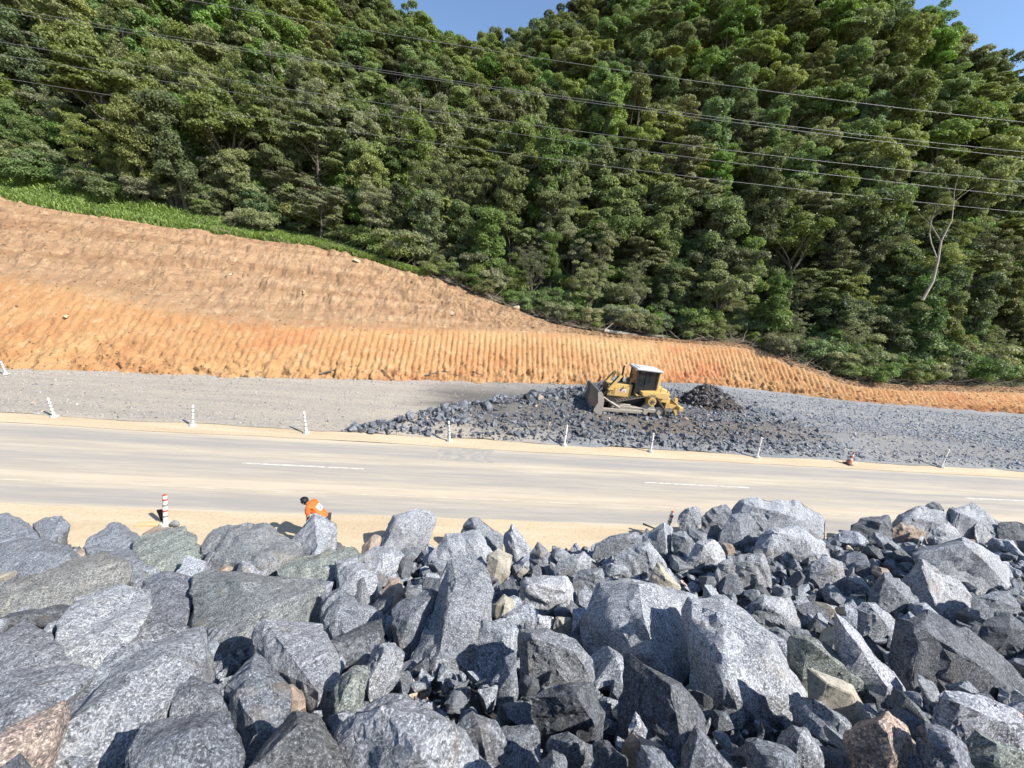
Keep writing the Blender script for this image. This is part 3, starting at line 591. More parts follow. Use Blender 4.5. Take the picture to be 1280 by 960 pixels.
for i, (outl, ridge, look, label) in enumerate(TR):
    pts2 = np.array(outl, float); c2 = pts2.mean(0); Dc = slope_depth(*c2); al = float(np.interp(c2[0], [380, 720], [.5, .12]))
    if 'huge' in label: al = .26
    wpx = pts2.max(0)-pts2.min(0); rc = ray(*c2); mpp = Dc/rc[1]/FPX*np.linalg.norm(rc)*0.9
    size = float(np.hypot(*wpx))*mpp
    cen = CAM+rc*(Dc/rc[1])
    P3 = []
    for (px, py) in outl:
        d = ray(px, py); dep = al*slope_depth(px, py)+(1-al)*Dc; dep = float(np.clip(dep, Dc-0.42*size, Dc+0.42*size))
        P3.append(CAM+d*(dep/d[1]))
    P3 = np.array(P3); thick = 0.50*size
    back = cen+(P3-cen)*0.80-NRM*thick+np.array([0, 0.16*size, 0])
    mid = cen+(P3-cen)*0.985-NRM*thick*0.42+np.array([0, 0.05*size, 0])
    rp = []
    for (px, py, h) in ridge:
        d = ray(px, py); dep = al*slope_depth(px, py)+(1-al)*Dc; k = dep/d[1]; p = CAM+d*k
        rp.append(p-d/np.linalg.norm(d)*h*1.45)
    if not ridge:
        d = rc/np.linalg.norm(rc); rp = [cen-d*0.22*size]
    allp = np.vstack([P3, mid, back, np.array(rp)])
    org = allp.mean(0)
    rounded = 'smooth rounded' in label
    me = rock_mesh('boulder', allp-org, size, i+1, 0.055 if size > 0.9 else 0.08, 1.0, rounded)
    o = link('boulder', me, look if isinstance(look, str) else 'gneiss', None, org)
    if not isinstance(look, str): o.color = (*look, 1)
    tag(o, label, 'rock', 'boulders of the rock slope'); traced.append(pts2)

def inside(poly, x, y):
    n = len(poly); r_ = False; j = n-1
    for i in range(n):
        if (poly[i][1] > y) != (poly[j][1] > y) and x < (poly[j][0]-poly[i][0])*(y-poly[i][1])/(poly[j][1]-poly[i][1])+poly[i][0]: r_ = not r_
        j = i
    return r_
SKX = [-400,-50,0,20,40,85,90,110,135,250,290,340,375,385,420,425,450,480,520,545,575,590,640,660,700,760,800,840,860,910,1000,1030,1060,1110,1200,1240,1280,1350,1800]
SKY_ = [660,650,643,645,655,666,683,688,660,680,660,665,690,660,665,688,692,672,645,655,662,655,662,687,685,680,672,655,645,635,637,652,657,650,638,655,668,660,640]
def rand_rock(name, seed, n=13, detail=0.16, sub=True):
    r_ = np.random.default_rng(seed); p = r_.normal(size=(n, 3)); p /= np.linalg.norm(p, axis=1)[:, None]
    p *= r_.uniform(0.75, 1.1, (n, 1))*np.array([r_.uniform(.8, 1.2), r_.uniform(.55, .9), r_.uniform(.4, .75)])*0.5
    return rock_mesh(name, p, 1.0, seed, detail, 1.0, False, 6, (0.62, 0.9))
protos = [rand_rock('stone', 200+k, 10+k % 5, 0.11) for k in range(12)]
for me in protos: me.materials.append(M['gneiss'])
och = rand_rock('stone', 260, 12); och.materials.append(M['ochre_rock'])
pal = rand_rock('stone', 261, 12); pal.materials.append(M['pale_rock'])
placed = []
def try_place(x, y, s, lift):
    z = float(slope_z(x, y))+lift; p = np.array([x, y, z]); px, py = proj(p)
    ptop = proj(p+np.array([0, 0, s*0.42]))
    if ptop[1] < np.interp(px, SKX, SKY_)+2: return None
    for t in traced:
        if t[:, 0].min() < px < t[:, 0].max() and t[:, 1].min() < py < t[:, 1].max():
            c = t.mean(0)
            if inside(c+(t-c)*0.86, px, py): return None
    for (q_, s_) in placed:
        if (q_[0]-x)**2+(q_[1]-y)**2 < (0.40*(s+s_))**2: return None
    return p
nfill = 0
SIZES = [1.15]*14+[0.9]*24+[0.7]*34+[0.52]*48+[0.40]*45+[0.30]*30
for s0 in SIZES:
    for tries in range(260):
        y = random.uniform(0.6, 11.4) if random.random() < .5 else random.uniform(4, 11.4); x = random.uniform(-1.55*y-1.5, 1.7*y+2)
        s = s0*random.uniform(0.88, 1.12)*(0.62 if y < 2.5 else 0.8 if y < 4 else 1.0)
        p = try_place(x, y, s, -0.16*s-0.08)
        if p is None: continue
        q_ = proj(p)
        if not (-30 < q_[0] < 1310 and q_[1] < 985): continue
        placed.append((p, s)); nfill += 1
        pick = random.random(); me = och if pick < 0.04 else pal if pick < 0.08 else protos[nfill % len(protos)]
        if s0 > .8: me = protos[nfill % len(protos)]
        o = link('stone', me, None, None, p); o.rotation_euler = (random.uniform(-.9, .9), random.uniform(-.9, .9), random.uniform(0, 6.28)); o.scale = (s*1.3,)*3
        k = random.choice([0.55, 0.8, 1.0, 1.25, 1.55]); o.color = (k*0.97, k, k*1.05, 1)
        szw = 'large' if s0 > .8 else 'medium' if s0 > .45 else 'small'; tone = {0.55: 'near-black', 0.8: 'dark grey', 1.0: 'grey', 1.25: 'light grey', 1.55: 'pale speckled'}[k]; yw = 'at the foot of the rock slope by the sandy verge' if y > 8.5 else 'halfway down the rock slope' if y > 4.5 else 'on the upper rock slope among the biggest slabs'
        if me is och: lab = f'{szw} rusty brown stone {yw}'
        elif me is pal: lab = f'{szw} tan stone {yw}'
        else: lab = f'{szw} {tone} angular stone {yw}'
        tag(o, lab, 'stone', 'filler stones of the rock slope'); break

def scatter_mesh(name, protoV, protoF, pos, scl, rots, tint=None):
    """many small pieces joined into one mesh; protoV list of (nv,3), protoF list of (nf,3)"""
    Vs, Fs, Ts = [], [], []; off = 0; n = len(pos); kinds = np.arange(n) % len(protoV)
    for k in range(len(protoV)):
        idx = np.where(kinds == k)[0]
        if not len(idx): continue
        v = protoV[k]; f = protoF[k]
        V = np.einsum('nij,vj->nvi', rots[idx], v)*scl[idx][:, None, None]+pos[idx][:, None, :]
        F = f[None]+(np.arange(len(idx))*len(v))[:, None, None]+off
        Vs.append(V.reshape(-1, 3)); Fs.append(F.reshape(-1, 3)); off += len(idx)*len(v)
        if tint is not None: Ts.append(np.repeat(tint[idx], len(v), 0))
    me = mesh_np(name, np.vstack(Vs), np.vstack(Fs)); me.polygons.foreach_set('use_smooth', np.zeros(len(me.polygons), bool))
    if tint is not None:
        a = me.color_attributes.new('tint', 'FLOAT_COLOR', 'POINT'); T = np.vstack(Ts); T = np.hstack([T, np.ones((len(T), 1))]).astype(np.float32); a.data.foreach_set('color', T.ravel())
    return me
def rand_rots(n):
    q_ = rng.normal(size=(n, 4)); q_ /= np.linalg.norm(q_, axis=1)[:, None]; w, x, y, z = q_.T
    return np.stack([np.stack([1-2*(y*y+z*z), 2*(x*y-z*w), 2*(x*z+y*w)], -1), np.stack([2*(x*y+z*w), 1-2*(x*x+z*z), 2*(y*z-x*w)], -1), np.stack([2*(x*z-y*w), 2*(y*z+x*w), 1-2*(x*x+y*y)], -1)], 1)
def hull_np(seed, n=9, flat=0.65):
    r_ = np.random.default_rng(seed); p = r_.normal(size=(n, 3)); p /= np.linalg.norm(p, axis=1)[:, None]; p *= np.array([1, 0.8, flat])*0.5
    bm = bmesh.new(); [bm.verts.new(v) for v in p]; bmesh.ops.convex_hull(bm, input=bm.verts); bmesh.ops.delete(bm, geom=[v for v in bm.verts if not v.link_faces], context='VERTS')
    bmesh.ops.triangulate(bm, faces=bm.faces); bm.verts.index_update()
    V = np.array([v.co[:] for v in bm.verts]); F = np.array([[v.index for v in f.verts] for f in bm.faces]); bm.free(); return V, F
chips = [hull_np(300+k, 8+k % 4, 0.5+0.08*(k % 4)) for k in range(8)]
CV, CF = [c[0] for c in chips], [c[1] for c in chips]
def tints(n, ochre=0.06, lo=0.55, hi=1.6):
    k = rng.uniform(lo, hi, n)[:, None]; T = k*np.array([[0.96, 1.0, 1.06]])
    m = rng.random(n) < ochre; T[m] = rng.uniform(1.4, 2.4, (m.sum(), 1))*np.array([[1.25, 0.95, 0.70]]); return T
# chips and small stones that fill the gaps of the slope
n = 14000
y = rng.uniform(0.3, 11.2, n)**1.0; x = rng.uniform(-1, 1, n)*(1.7*y+9)+0.1*y
s = np.clip(rng.lognormal(-1.75, 0.55, n), 0.04, 0.42)*np.clip(0.55+y*0.10, 0.6, 1.5)
p = np.stack([x, y, slope_z(x, y)-0.44+rng.uniform(-0.08, 0.10, n)], -1)
v = p-CAM; w = v@_fw; ok = np.zeros(n, bool)
px = 640+FPX*(v@_rt)/w; py = 480+FPX*(v@_dn)/w; ok = (w < 0.2) | (py > np.interp(px, SKX, SKY_)+4)
p, s = p[ok], s[ok]
o = link('stone_chips', scatter_mesh('stone_chips', CV, CF, p, s, rand_rots(len(p)), tints(len(p), 0.045)), 'gneiss_rubble')
tag(o, 'small loose chips and pebbles in the gaps between the boulders', 'rubble', None, 'stuff')
# broken blocks too small and too many to pick apart, between the stones
def np_mesh(me):
    me.calc_loop_triangles(); V = np.empty(len(me.vertices)*3, np.float32); me.vertices.foreach_get('co', V); F = np.empty(len(me.loop_triangles)*3, np.int32); me.loop_triangles.foreach_get('vertices', F); return V.reshape(-1, 3).astype(float), F.reshape(-1, 3)
bl_ = [np_mesh(rand_rock('block', 700+k, 9, 0.26)) for k in range(8)]
n = 4200
y = rng.uniform(0.8, 11.3, n); x = rng.uniform(-1, 1, n)*(1.7*y+9)+0.1*y; s = rng.uniform(.22, .5, n)*np.clip(0.5+y*0.09, 0.55, 1.25)
p = np.stack([x, y, slope_z(x, y)-0.30-0.1*s+rng.uniform(-0.06, 0.08, n)], -1); v = p-CAM; w = v@_fw; px = 640+FPX*(v@_rt)/w; py = 480+FPX*((v+np.array([0, 0, 1])*s[:, None]*.5)@_dn)/w; ok = (py > np.interp(px, SKX, SKY_)+5)
p, s = p[ok], s[ok]
o = link('broken_rock', scatter_mesh('broken_rock', [b_[0] for b_ in bl_], [b_[1] for b_ in bl_], p, s*1.2, rand_rots(len(p)), tints(len(p), 0.03, 0.5, 1.5)), 'gneiss_rubble')
tag(o, 'angular grey broken rock packed between the boulders', 'rubble', None, 'stuff')
sx = np.linspace(-30, 36, 220); sy = np.linspace(-7, 12.2, 90)[:, None]
SX = np.broadcast_to(sx, (90, 220)); SY = np.broadcast_to(sy, SX.shape)
grid('rock_slope', np.stack([SX, SY, slope_z(SX, SY)-0.55-0.35*np.clip((SY-9)/2, 0, 1)+0.08*fbm2(SX, SY, 2.5, 4, 41)], -1), 'rubble_base', True, 'structure')

# ------------------------------------------------------------------ shot-rock fill on the pad
def fill_pts(n, x0, x1, y0, y1, fn):
    x = rng.uniform(x0, x1, n); y = rng.uniform(y0, y1, n); ok = rng.random(n) < fn(x, y); return x[ok], y[ok]
tipline = lambda y: np.interp(y, [20.4, 21.5, 23, 25.5, 28, 30, 33], [-7.0, -6.2, -4.0, 0.0, 3.5, 6.5, 10.0])
def d1(x, y):
    e = x-tipline(y); return np.where(e < -0.3, 0, np.where(e < 3.5, 1.0, np.where(y < 22.8, 0.9, 0.42)))*np.clip((26-x)/12, 0, 1)
x, y = fill_pts(27000, -8, 24, 20.7, 33, d1)
s = np.clip(rng.lognormal(-1.65, 0.62, len(x)), 0.07, 0.75)*np.where(x-tipline(y) < 5, 1.0, 0.68)
p = np.stack([x, y, pad_z(x, y)+s*0.12], -1)
o = link('shot_rock', scatter_mesh('shot_rock', CV, CF, p, s, rand_rots(len(x)), tints(len(x), 0.02, 0.28, 1.0)), 'gneiss_rubble')
tag(o, 'dark blue-grey broken rock spread in front of the bulldozer', 'rubble', None, 'stuff')
def d2(x, y):
    tx = np.interp(x, toe[:, 0], toe[:, 1]); far = (y < tx+0.3)
    return far*np.where(y < 22.0, 0.9, np.where((y > 24.2) & (y < 29), 0.75, 0.35))
x, y = fill_pts(46000, 15, 66, 20.7, 36, d2)
s = np.clip(rng.lognormal(-2.35, 0.42, len(x)), 0.05, 0.32)
p = np.stack([x, y, pad_z(x, y)+s*0.10], -1)
o = link('crushed_stone', scatter_mesh('crushed_stone', CV, CF, p, s, rand_rots(len(x)), tints(len(x), 0.05, 0.7, 1.9)), 'gneiss_rubble')
tag(o, 'blue-grey crushed stone layer spread right of the bulldozer', 'rubble', None, 'stuff')
def d3(x, y):
    tx = np.interp(x, toe[:, 0], toe[:, 1]); return (x < tipline(y)-0.5)*(y < tx+0.5)*np.where((y < 22.4) | (y > tx-1.8), 0.9, 0.38)
x, y = fill_pts(42000, -62, 10, 20.7, 40, d3)
s = np.clip(rng.lognormal(-2.6, 0.40, len(x)), 0.04, 0.26)
p = np.stack([x, y, pad_z(x, y)+s*0.1], -1)
o = link('crushed_stone', scatter_mesh('crushed_stone', CV, CF, p, s, rand_rots(len(x)), tints(len(x), 0.04, 0.9, 1.9)*np.array([[1.10, 1.0, 0.87]])), 'gneiss_rubble')
tag(o, 'pale crushed stone strewn over the beige pad left of the dark rock', 'rubble', None, 'stuff')
chunk = [rand_rock('rock_chunk', 400+k, 11, 0.25) for k in range(6)]
for me in chunk: me.materials.append(M['gneiss'])
k = 0
for t_ in range(3000):
    if k >= 85: break
    y = random.uniform(20.9, 30); x = float(tipline(y))+abs(random.gauss(0.2, 2.2))-0.1
    if x > 12: continue
    s = random.uniform(0.42, 0.85)
    o = link('rock_chunk', chunk[k % 6], None, None, (x, y, float(pad_z(x, y))+0.1*s)); o.rotation_euler = [random.uniform(0, 6.28) for _ in range(3)]; o.scale = (s,)*3
    c = random.uniform(0.4, 1.15); o.color = (c*0.95, c, c*1.08, 1); k += 1
    tag(o, 'dark blue-grey rock chunk at the tipped front of the rock fill', 'rock', 'rock chunks at the front of the fill')

# heap of dark earth behind the bulldozer
hc = on_z(897, 512, 0.9); hcx, hcy = hc[0], hc[1]+1.0
u = np.linspace(-1, 1, 64); U, V_ = np.meshgrid(u, u); rr = np.sqrt(U**2+V_**2)
hz = 1.75*np.clip(1-rr**1.4, 0, 1)*(1+0.22*fbm2(U*2.4, V_*2.4, 3, 5, 51, 0.6))+0.10*fbm2(U*2, V_*2, 9, 4, 52, 0.7)*(rr < 1)-0.05
HXp = hcx+U*2.6+0.0*V_; HYp = hcy+V_*1.9
heap = grid('earth_heap', np.stack([HXp, HYp, 0.9+hz*np.interp(U, [-1, -0.3, 0.4, 1], [1.2, 1.05, 0.75, 0.5])], -1), 'dark_soil')
root = empty('soil_heap', (hcx, hcy, 0.9), 'heap of dark brown earth and clods behind the bulldozer', 'heap')
heap.parent = root; heap.matrix_parent_inverse = Matrix.Translation(-Vector((hcx, hcy, 0.9)))
n = 900; a = rng.uniform(0, 6.283, n); r_ = np.sqrt(rng.random(n))*1.1
x = r_*np.cos(a)*2.7; y = r_*np.sin(a)*2.0; s = np.clip(rng.lognormal(-1.5, 0.45, n), 0.07, 0.5)
z = 1.75*np.clip(1-(r_**1.4), 0, 1)*np.interp(x/2.6, [-1, -0.3, 0.4, 1], [1.2, 1.05, 0.75, 0.5])
o = link('clods', scatter_mesh('clods', CV, CF, np.stack([x, y, z], -1), s, rand_rots(n), tints(n, 0.0, 0.3, 0.8)*np.array([[1.15, 1, 0.88]])), 'gneiss_rubble', root); o['kind'] = 'stuff'

# lumps of clay that came loose on the bank
nb0 = 60000; pj = rng.integers(0, NL+NU, nb0); pi = rng.integers(0, len(xs), nb0); wgt = np.where(pj < 6, .9, np.where(pj < NL, 0.16, 0.38)); ok = rng.random(nb0) < wgt
s = np.clip(rng.lognormal(-2.45, .42, ok.sum()), .04, .40); p = P[pj[ok], pi[ok]]+np.array([0, -.02, .03])+rng.normal(0, .05, (ok.sum(), 3))
o = link('clay_lumps', scatter_mesh('clay_lumps', CV, CF, p, s, rand_rots(len(p))), 'clay'); a_ = o.data.attributes.new('zone', 'FLOAT', 'POINT'); a_.data.foreach_set('value', rng.random(len(o.data.vertices)).astype(np.float32)*0+.6)
tag(o, 'loose orange clay lumps lying on the cut bank', 'clay', None, 'stuff')

# stones and roots on the bank
for i, (px, py, s, lab) in enumerate([(85, 398, .55, 'pale boulder stuck in the orange bank above the bench'), (446, 330, .8, 'pale boulder on the rim of the orange bank below the forest'),
        (562, 392, .75, 'yellowish stone alone on the smooth upper orange slope'), (645, 381, .8, 'pale stone beside dry branches on the bank rim'), (284, 344, .6, 'flat whitish stone in the upper bank'),
        (380, 366, .6, 'whitish stone lying mid-slope above the ribbed face')]):
    o = link('bank_stone', och if False else rand_rock('bank_stone', 500+i, 11, 0.2), 'clay_stone', None, bank_pt(px, py)+np.array([0, -0.05, 0.1])); o.scale = (s*1.3,)*3; o.rotation_euler = (0.3*i, 0.2, i)
    tag(o, lab, 'stone')
def polytube(bm, pts, r0, r1, seg=6):
    n = len(pts)
    for i in range(n-1): tube(bm, pts[i], pts[i+1], r0+(r1-r0)*i/(n-1), r0+(r1-r0)*(i+1)/(n-1), seg)
for i, (pp, lab) in enumerate([([(398, 469), (420, 464), (446, 459)], 'dark root trailing on the spoil at the bank foot, forked end up'), ([(478, 460), (486, 468), (492, 475)], 'short dark root pointing down the bank foot'),
        ([(530, 468), (552, 463), (578, 468)], 'long thin dark root lying along the foot of the ribbed face'), ([(590, 467), (602, 468)], 'short dark stick at the foot of the ribbed face')]):
    pts = [bank_pt(*q_)+np.array([0, -0.10, 0.08]) for q_ in pp]
    bm = bmesh.new(); polytube(bm, pts, 0.07, 0.03); o = link('root', bm_mesh('root', bm, 40), 'bark'); tag(o, lab, 'root')

# ------------------------------------------------------------------ bulldozer
dz_x, dz_y = 10.75, 25.25
doz = empty('bulldozer', (dz_x, dz_y, float(pad_z(dz_x, dz_y))+0.10), 'dusty yellow crawler bulldozer pushing dark rock on the fill', 'bulldozer', None, Euler((R(-1.5), R(-2.5), math.pi-R(2))))
Yl, St, Dk = 'cat_yellow', 'dusty_steel', 'dark_steel'
def hull_circles(cs, n=40):
    pts = []
    for (cx, cz, r) in cs:
        for k in range(n): pts.append((cx+r*math.cos(2*math.pi*k/n), cz+r*math.sin(2*math.pi*k/n)))
    pts = sorted(set(pts)); cr = lambda o, a, b: (a[0]-o[0])*(b[1]-o[1])-(a[1]-o[1])*(b[0]-o[0])
    lo, hi = [], []
    for p_ in pts:
        while len(lo) >= 2 and cr(lo[-2], lo[-1], p_) <= 0: lo.pop()
        lo.append(p_)
    for p_ in reversed(pts):
        while len(hi) >= 2 and cr(hi[-2], hi[-1], p_) <= 0: hi.pop()
        hi.append(p_)
    return lo[:-1]+hi[:-1]
FI, RI, SP = (1.38, 0.46, 0.40), (-1.40, 0.46, 0.40), (-0.78, 1.16, 0.37)
path = hull_circles([FI, RI, SP])
def resample(path, step):
    P_ = path+[path[0]]; out = []; acc = 0; 
    for a_, b_ in zip(P_[:-1], P_[1:]):
        L = math.dist(a_, b_); t_ = acc
        while t_ < L:
            out.append((a_[0]+(b_[0]-a_[0])*t_/L, a_[1]+(b_[1]-a_[1])*t_/L, math.atan2(b_[1]-a_[1], b_[0]-a_[0]))); t_ += step
        acc = t_-L
    return out
for sd in (1, -1):
    yc = 0.98*sd
    def belt(bm):
        for (x, z, an) in resample(path, 0.19):
            nx, nz = math.sin(an), -math.cos(an)
            box(bm, (x+nx*0.045, yc, z+nz*0.045), (0.175, 0.56, 0.045), (0, -an, 0))
            box(bm, (x+nx*0.085, yc, z+nz*0.085), (0.03, 0.56, 0.05), (0, -an, 0))
            box(bm, (x, yc, z), (0.20, 0.22, 0.06), (0, -an, 0))
    tr = part('track', 'track_steel', doz, belt, None)
    for nm, (cx, cz, r) in (('idler_wheel', FI), ('idler_wheel', RI)):
        part(nm, 'dusty_steel', tr, lambda bm: [tube(bm, (cx, yc-.10, cz), (cx, yc+.10, cz), r-0.04, None, 28), tube(bm, (cx, yc-.24, cz), (cx, yc+.24, cz), 0.15, None, 16)])
    def sprk(bm):
        cx, cz, r = SP; tube(bm, (cx, yc-.07, cz), (cx, yc+.07, cz), r-0.07, None, 28)
        for k in range(18):
            an = 2*math.pi*k/18; box(bm, (cx+(r-.05)*math.cos(an), yc, cz+(r-.05)*math.sin(an)), (0.07, 0.1, 0.06), (0, -an, 0))
        tube(bm, (cx, yc-.30, cz), (cx, yc+.30, cz), 0.27, None, 24)
    part('sprocket', Yl, tr, sprk)
    def hubb(bm):
        cx, cz, r = SP
        for k in range(8): an = k*math.pi/4; tube(bm, (cx+.16*math.cos(an), yc+.30*sd, cz+.16*math.sin(an)), (cx+.16*math.cos(an), yc+.33*sd, cz+.16*math.sin(an)), 0.03, None, 8)
        tube(bm, (cx, yc+.30*sd, cz), (cx, yc+.34*sd, cz), 0.09, None, 12)
    part('hub_bolts', 'dark_steel', tr, hubb)
    def roller(bm):
        for k in range(6): x = -0.95+k*0.37; tube(bm, (x, yc-.2, 0.26), (x, yc+.2, 0.26), 0.125, None, 14)
    part('roller_row', Dk, tr, roller)
    part('track_frame', St, tr, lambda bm: [box(bm, (0.05, yc, 0.50), (2.5, 0.30, 0.26), None, .03), prism(bm, [(-1.2, .55), (-.2, .6), (-.55, 1.05), (-.95, 1.05)], yc-.12, yc+.12), box(bm, (0.9, yc, .68), (.8, .26, .14), None, .03)])
    # push arm outside the track, blade strut
    ya = 1.42*sd
    part('push_arm', St, doz, lambda bm: [prism(bm, [(-0.55, .40), (-0.30, .33), (2.55, .20), (2.62, .42), (-0.30, .54), (-.55, .50)], ya-.08, ya+.08, .02), tube(bm, (-.35, ya-.32*sd, .48), (-.35, ya+.14*sd, .48), .15, None, 16)])
    part('blade_strut', St, doz, lambda bm: [tube(bm, (1.35, ya-.02*sd, .55), (2.0, ya-.06*sd, .85), .085, None, 12), tube(bm, (2.0, ya-.06*sd, .85), (2.58, ya-.1*sd, 1.15), .055, None, 12)])
    yl = 0.62*sd
    cyl = part('lift_cylinder', Yl, doz, lambda bm: [box(bm, (1.74, yl, 1.98), (0.20, 0.24, 1.20), (0, R(-33), 0), .03), tube(bm, (1.42, yl, 2.46), (1.36, yl, 2.55), .12, None, 14), box(bm, (1.9, yl*0.86, 1.62), (.34, .34, .34), None, .04)])
    part('piston_rod_and_shade_plate', 'dark_steel', cyl, lambda bm: [tube(bm, (2.05, yl, 1.5), (2.62, yl, .62), .045, None, 10), box(bm, (1.82, yl, 2.02), (0.05, 0.20, 1.05), (0, R(-33), 0))])  # rod, plus a thin dark plate painting shade on the guard's sunless face
def blade(bm):
    prof = []
    for k in range(9):
        t_ = k/8; a_ = R(-38+76*t_); prof.append((2.36+0.95*(1-math.cos(a_))*0.9+0.42-0.10*t_, 0.10+1.36*t_))
    back = [(x-0.07, z) for x, z in reversed(prof)]
    prism(bm, prof+back, -1.63, 1.63)
    prism(bm, [(2.50, .25), (2.72, .25), (2.70, .55), (2.50, .55)], -1.5, 1.5); prism(bm, [(2.55, 1.15), (2.72, 1.15), (2.75, 1.35), (2.6, 1.35)], -1.5, 1.5)
bl = part('blade', 'blade_steel', doz, blade)
for sd in (1, -1):
    part('end_plate', St, bl, lambda bm: prism(bm, [(2.46, .02), (3.02, .0), (3.06, .3), (2.86, .8), (3.0, 1.46), (2.74, 1.5), (2.50, 1.0)], 1.60*sd-.03, 1.60*sd+.05))
part('cutting_edge', 'track_steel', bl, lambda bm: box(bm, (2.98, 0, 0.06), (.06, 3.34, .22), (0, R(-25), 0)))
part('main_frame', Dk, doz, lambda bm: [box(bm, (0.1, 0, 0.85), (3.9, .92, .62), None, .04), box(bm, (1.0, 0, .7), (.25, 2.0, .2))])
hood = part('hood', Yl, doz, lambda bm: prism(bm, [(0.42, 1.02), (2.02, 1.02), (2.06, 1.78), (1.98, 1.86), (0.42, 1.95)], -.50, .50, .03))
part('radiator_guard', Dk, hood, lambda bm: [box(bm, (2.09, 0, 1.42), (.05, .86, .78))]+[box(bm, (2.12, 0, 1.12+.1*k), (.03, .84, .03)) for k in range(7)])
for sd in (1, -1):
    sp_ = part('side_panel', Yl, hood, lambda bm: box(bm, (1.22, .512*sd, 1.42), (1.36, .03, .66), None, .012))
    part('decal', 'decal_white', sp_, lambda bm: box(bm, (1.05, .530*sd, 1.50), (.50, .006, .24)))
    part('decal_print', 'decal_red', sp_, lambda bm: [box(bm, (1.17, .5345*sd, 1.53), (.16, .004, .10)), box(bm, (0.96, .5345*sd, 1.49), (.14, .004, .06)), box(bm, (1.05, .5345*sd, 1.42), (.36, .004, .025))])
    part('louvre', Dk, sp_, lambda bm: [box(bm, (1.68, .530*sd, 1.2+.07*k), (.26, .006, .03)) for k in range(7)])
part('exhaust_stack', 'black_paint', doz, lambda bm: [tube(bm, (1.02, -.22, 1.9), (1.02, -.22, 2.95), .065, None, 12), tube(bm, (1.02, -.22, 2.95), (.96, -.22, 3.05), .065, .06, 12), tube(bm, (1.02, -.22, 1.95), (1.02, -.22, 2.35), .11, None, 12)])
part('precleaner', 'dark_steel', doz, lambda bm: [tube(bm, (.72, .22, 1.9), (.72, .22, 2.12), .07, None, 12), tube(bm, (.72, .22, 2.12), (.72, .22, 2.34), .15, .13, 14)])
for sd in (1, -1):
    part('fender', Yl, doz, lambda bm: [prism(bm, [(-1.85, 1.42), (-.30, 1.42), (-.05, 1.50), (-.05, 1.68), (-1.2, 1.82), (-1.85, 1.82)], .50*sd, 1.22*sd, .02), box(bm, (.05, .80*sd, 1.40), (.40, .56, .06), None, .01)])
part('fuel_tank', Yl, doz, lambda bm: prism(bm, [(-2.06, 1.05), (-1.15, 1.05), (-1.10, 1.95), (-1.25, 2.05), (-1.95, 1.90), (-2.08, 1.75)], -.72, .72, .04))
cab = part('cab', 'black_paint', doz, lambda bm: [box(bm, (-.38, 0, 1.5), (1.5, 1.36, .34), None, .02)]+
    [box(bm, (x, y_, 2.30), (.09, .09, 1.45)) for x in (-1.05, -.32, .30) for y_ in (-.64, .64)]+[box(bm, (x, y_, 3.0), (1.45, .08, .08)) for x in (-.38,) for y_ in (-.64, .64)]+[box(bm, (x, 0, 3.0), (.08, 1.3, .08)) for x in (-1.05, .30)]+
    [box(bm, (-.68, y_, 1.95), (.70, .05, .5)) for y_ in (-.64, .64)])
part('roof', 'roof_grey', cab, lambda bm: [box(bm, (-.40, 0, 3.10), (1.80, 1.66, .13), None, .04), box(bm, (-.40, 0, 3.17), (1.30, 1.15, .05), None, .02)])
for sd in (1, -1):
    part('door', 'black_paint', cab, lambda bm: [box(bm, (-.01, .66*sd, 1.72), (.56, .03, .55)), box(bm, (.26, .66*sd, 2.3), (.04, .03, 1.2)), box(bm, (-.28, .66*sd, 2.3), (.04, .03, 1.2)), box(bm, (-.01, .675*sd, 2.02), (.5, .03, .03))])
    part('side_window', 'glass', cab, lambda bm: [box(bm, (-.01, .645*sd, 2.40), (.56, .012, 1.05))])
    part('rear_side_window', 'glass', cab, lambda bm: [box(bm, (-.69, .645*sd, 2.58), (.64, .012, .78))])
    part('work_light', 'white_plastic', cab, lambda bm: [box(bm, (.42, .55*sd, 3.03), (.08, .18, .12), None, .01), box(bm, (-1.24, .55*sd, 3.02), (.08, .18, .12), None, .01)])
    part('rear_pillar', Yl, cab, lambda bm: prism(bm, [(-1.14, 1.9), (-1.34, 1.9), (-1.26, 3.02), (-1.13, 3.02)], .60*sd-.09, .60*sd+.09, .015))
    part('mirror', 'black_paint', cab, lambda bm: [tube(bm, (.34, .66*sd, 2.2), (.52, .86*sd, 2.25), .015, None, 6), box(bm, (.53, .88*sd, 2.3), (.03, .16, .22), None, .01)])
part('windscreen', 'glass', cab, lambda bm: box(bm, (.31, 0, 2.35), (.012, 1.2, 1.2)))
part('rear_window', 'glass', cab, lambda bm: box(bm, (-1.05, 0, 2.5), (.012, 1.2, .9)))
part('operator_seat', 'seat_black', cab, lambda bm: [box(bm, (-.5, 0, 1.95), (.5, .5, .14), None, .04), box(bm, (-.76, 0, 2.3), (.12, .5, .65), (0, R(-8), 0), .04)])
rip = part('ripper', Yl, doz, lambda bm: [box(bm, (-2.18, 0, 1.0), (.25, 1.1, .75), None, .03), prism(bm, [(-2.2, .72), (-2.9, .62), (-3.0, .78), (-2.9, .9), (-2.2, .98)], -.55, -.40), prism(bm, [(-2.2, .72), (-2.9, .62), (-3.0, .78), (-2.9, .9), (-2.2, .98)], .40, .55), box(bm, (-2.95, 0, .80), (.28, 2.0, .30), None, .03)])
for yv in (-.42, .42): part('ripper_cylinder', 'dark_steel', rip, lambda bm: [tube(bm, (-2.2, yv, 1.35), (-2.6, yv, 1.12), .075, None, 12), tube(bm, (-2.6, yv, 1.12), (-2.92, yv, .92), .045, None, 10)])
